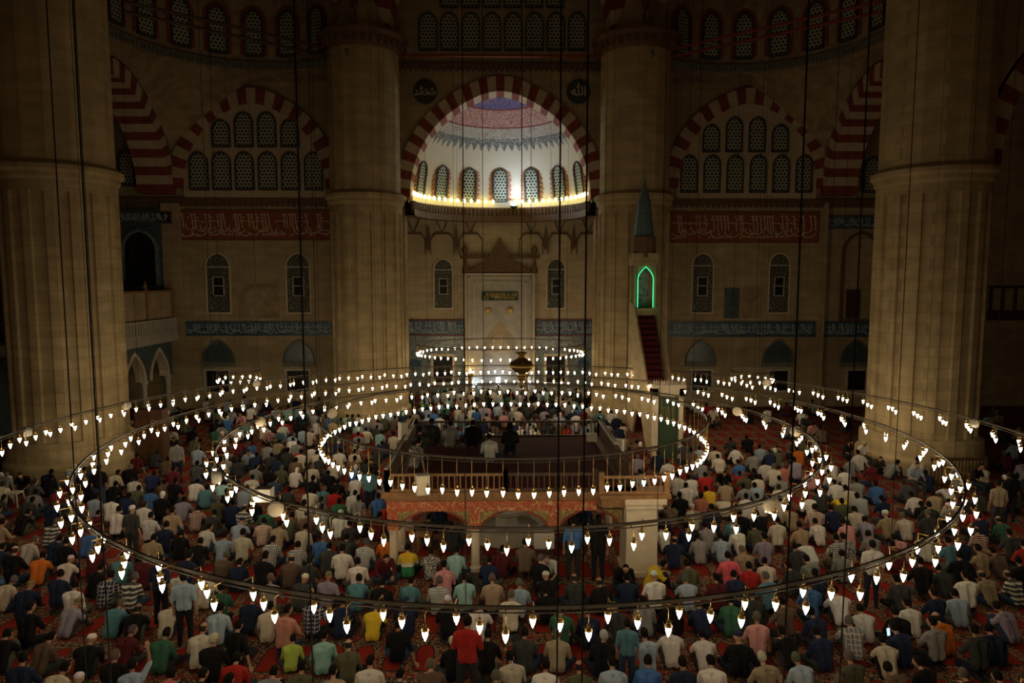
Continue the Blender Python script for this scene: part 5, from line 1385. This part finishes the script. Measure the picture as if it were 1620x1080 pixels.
cnt = Counter((who(s)) for s in solo); cntz = Counter((who(s), zone(s)) for s in solo); cntv = Counter((who(s), zone(s), verb[s['pose']]) for s in solo)
def short(s):
    c = COLS[s['c']][1]
    return {'dark and white checked shirt': 'dark checks', 'red and white checked shirt': 'red checks', 'dark shirt with pale stripes': 'pale stripes', 'grey shirt with fine stripes': 'fine grey stripes',
            'yellow and navy striped shirt': 'yellow stripes', 'mottled grey print shirt': 'mottled print', 'yellow, white and green shirt': 'yellow and green'}.get(c, c.rsplit(' ', 1)[0])
HS = {'d': '', 'g': 'grey-haired ', 'h': 'white-haired ', 'b': 'balding ', 'w': 'white-capped ', 'k': 'olive-capped ', 'n': 'blue-capped ', 's': 'veiled '}
def relations(s):
    out = []
    nb = sorted((o for o in solo if o is not s), key=lambda o: math.hypot(o['x']-s['x'], o['y']-s['y']))[:9]
    for o in nb:
        dx, dy = o['x']-s['x'], o['y']-s['y']
        rel = ('left of' if dx > 0 else 'right of') if abs(dx) > abs(dy) else ('behind' if dy < 0 else 'in front of')
        # seen from the camera: someone with larger y is further away
        rel = {'behind': 'just beyond', 'in front of': 'nearer than'}.get(rel, rel)
        out.append((rel, o))
    out.sort(key=lambda t: cnt[who(t[1])])
    return out
for s in solo:
    w, z, v = who(s), zone(s), verb[s['pose']]
    cands = []
    if cnt[w] == 1: cands.append('person in %s, %s, %s' % (w, v, z))
    if cntz[(w, z)] == 1: cands.append('person in %s, %s, %s' % (w, v, z))
    if cntv[(w, z, v)] == 1: cands.append('person in %s, %s, %s' % (w, v, z))
    for rel, o in relations(s):
        cands.append('person in %s, %s %s%s, %s' % (w, rel, HS[o['h']], short(o), z))
    rs = relations(s)
    for r1, o1 in rs[:5]:
        for r2, o2 in rs[:6]:
            if o1 is not o2: cands.append('%s%s, %s %s, %s %s, %s' % (HS[s['h']], 'person in '+short(s), r1, short(o1), r2, short(o2), z))
    for c in cands:
        c = c.replace('left of platform', 'platform left').replace('right of platform', 'platform right') if len(c.split()) > 16 else c
        if len(c.split()) <= 16 and c not in used: used[c] = s; s['o']['label'] = c; break
    else: s['o']['label'] = cands[-1]
# low-poly crowd beyond
def lowvar(pose, yaw):
    if (pose, yaw) in LOW: return LOW[(pose, yaw)]
    caps, hc, hr = body(pose, yaw, .12)
    cl = []
    for c in caps:
        if c['l'] in ('eye', 'lips', 'hand') and 'r3' not in c and c['ra'] < .012: continue
        if c['l'] in ('torso', 'sleeve', 'leg'): c = dict(c, ra=c['ra']+.015, rb=c['rb']+.015)
        cl.append(c)
    me = fuse(cl, .032, 'low', 1); lab, names = labels(me, cl)
    P = np.empty(len(me.vertices)*3); me.vertices.foreach_get('co', P); P = P.reshape(-1, 3)
    hl = (P-np.array(hc)) @ np.array(hr)        # head-local coordinates
    grp = np.array([{'torso': 0, 'sleeve': 0, 'forearm': 3, 'hand': 3, 'leg': 1, 'foot': 1, 'head': 3, 'neck': 3, 'eye': 3, 'lips': 3}[n] for n in names])[lab]
    head = grp == 3; hd = np.linalg.norm(hl, axis=1) < .16
    hairy = head & hd & (hl[:, 2]/.1 > .25+hl[:, 1]/.1*.95-np.where(hl[:, 1] < 0, .75, .15)); grp[hairy] = 2
    quads = np.array([tuple(p.vertices) for p in me.polygons if len(p.vertices) == 4], dtype=np.int64)
    LOW[(pose, yaw)] = (P, quads, grp); bpy.data.meshes.remove(me); return LOW[(pose, yaw)]
def build_crowd(name, people, label):
    VV, FF, CC = [], [], []; base = 0
    for s in people:
        P, Q, G = lowvar(s['pose'] if s['pose'] != 'side' else 'side', rnd.choice([0, .5, -.5, 0]) if s['pose'] in ('cross', 'kneel') else 0)
        f = s['k']*rnd.uniform(.96, 1.06); c_, s_ = math.cos(s['rz']), math.sin(s['rz'])
        W_ = P*f; X_ = W_[:, 0]*c_-W_[:, 1]*s_+s['x']; Y_ = W_[:, 0]*s_+W_[:, 1]*c_+s['y']
        VV.append(np.stack([X_, Y_, W_[:, 2]+s['z']], 1)); FF.append(Q+base); base += len(P)
        j = rnd.uniform(.8, 1.15)
        pc = np.array([[min(.75, q*j) for q in COLS[s['c']][0]], list(rnd.choice(TROU)), list(HAIRS[s['h']][1]), list(rnd.choice(SKINS))])
        CC.append(pc[G][Q[:, :]].reshape(-1, 3))
    V_ = np.concatenate(VV); F_ = np.concatenate(FF); C_ = np.concatenate(CC)
    me = bpy.data.meshes.new(name); me.vertices.add(len(V_)); me.vertices.foreach_set('co', V_.ravel())
    me.loops.add(F_.size); me.loops.foreach_set('vertex_index', F_.ravel().astype(np.int32))
    me.polygons.add(len(F_)); me.polygons.foreach_set('loop_start', np.arange(0, F_.size, 4, dtype=np.int32)); 
    me.update(calc_edges=True); me.shade_smooth()
    ca_ = me.color_attributes.new('Col', 'FLOAT_COLOR', 'CORNER'); ca_.data.foreach_set('color', np.concatenate([C_, np.ones((len(C_), 1))], 1).astype(np.float32).ravel())
    me.materials.append(MT['crowd']); o = bpy.data.objects.new(name, me); COL.objects.link(o)
    tag(o, label, 'crowd', kind='stuff'); return o
build_crowd('crowd', rest+far, 'distant crowd of worshippers sitting on the carpet towards the mihrab')
# things held
s = [q for q in solo if q.get('hand') and abs(q['px']-1425) < 1 and abs(q['py']-990) < 1]
p = at(1405, 999, 12.0 if not s else s[0]['y']+.3); ph = MB().box(-.038, .038, -.006, .006, -.075, .075).build('phone', 'frame', loc=None); ph.location = p; ph.rotation_euler = (-.2, 0, .3)
MB().box(-.033, .033, -.009, -.006, -.066, .066).build('screen', 'screen', ph); tag(ph, 'lit phone held up beside person in navy, front far right', 'phone')
# folded black stool frame left on the carpet in front
p = atz(838, 1058, 0); fr = empty('folding_stool', (p.x, p.y, 0), .5)
b = MB()
for q in (-.14, .14): b.tube((q, -.1, .03), (q*.6, .55, .36), .014, 6)
b.tube((-.14, -.1, .03), (.14, -.1, .03), .014, 6); b.tube((-.084, .55, .36), (.084, .55, .36), .014, 6); b.build('frame', 'frame', fr)
b = MB(); b.add([(-.12, .0, .09), (.12, .0, .09), (.09, .5, .35), (-.09, .5, .35), (-.12, .0, .12), (.12, .0, .12), (.09, .5, .38), (-.09, .5, .38)], [(0, 1, 2, 3), (7, 6, 5, 4), (0, 4, 5, 1), (1, 5, 6, 2), (2, 6, 7, 3), (3, 7, 4, 0)]); b.build('seat', 'cable', fr)
tag(fr, 'black folded stool frame lying on the carpet at front centre', 'stool')
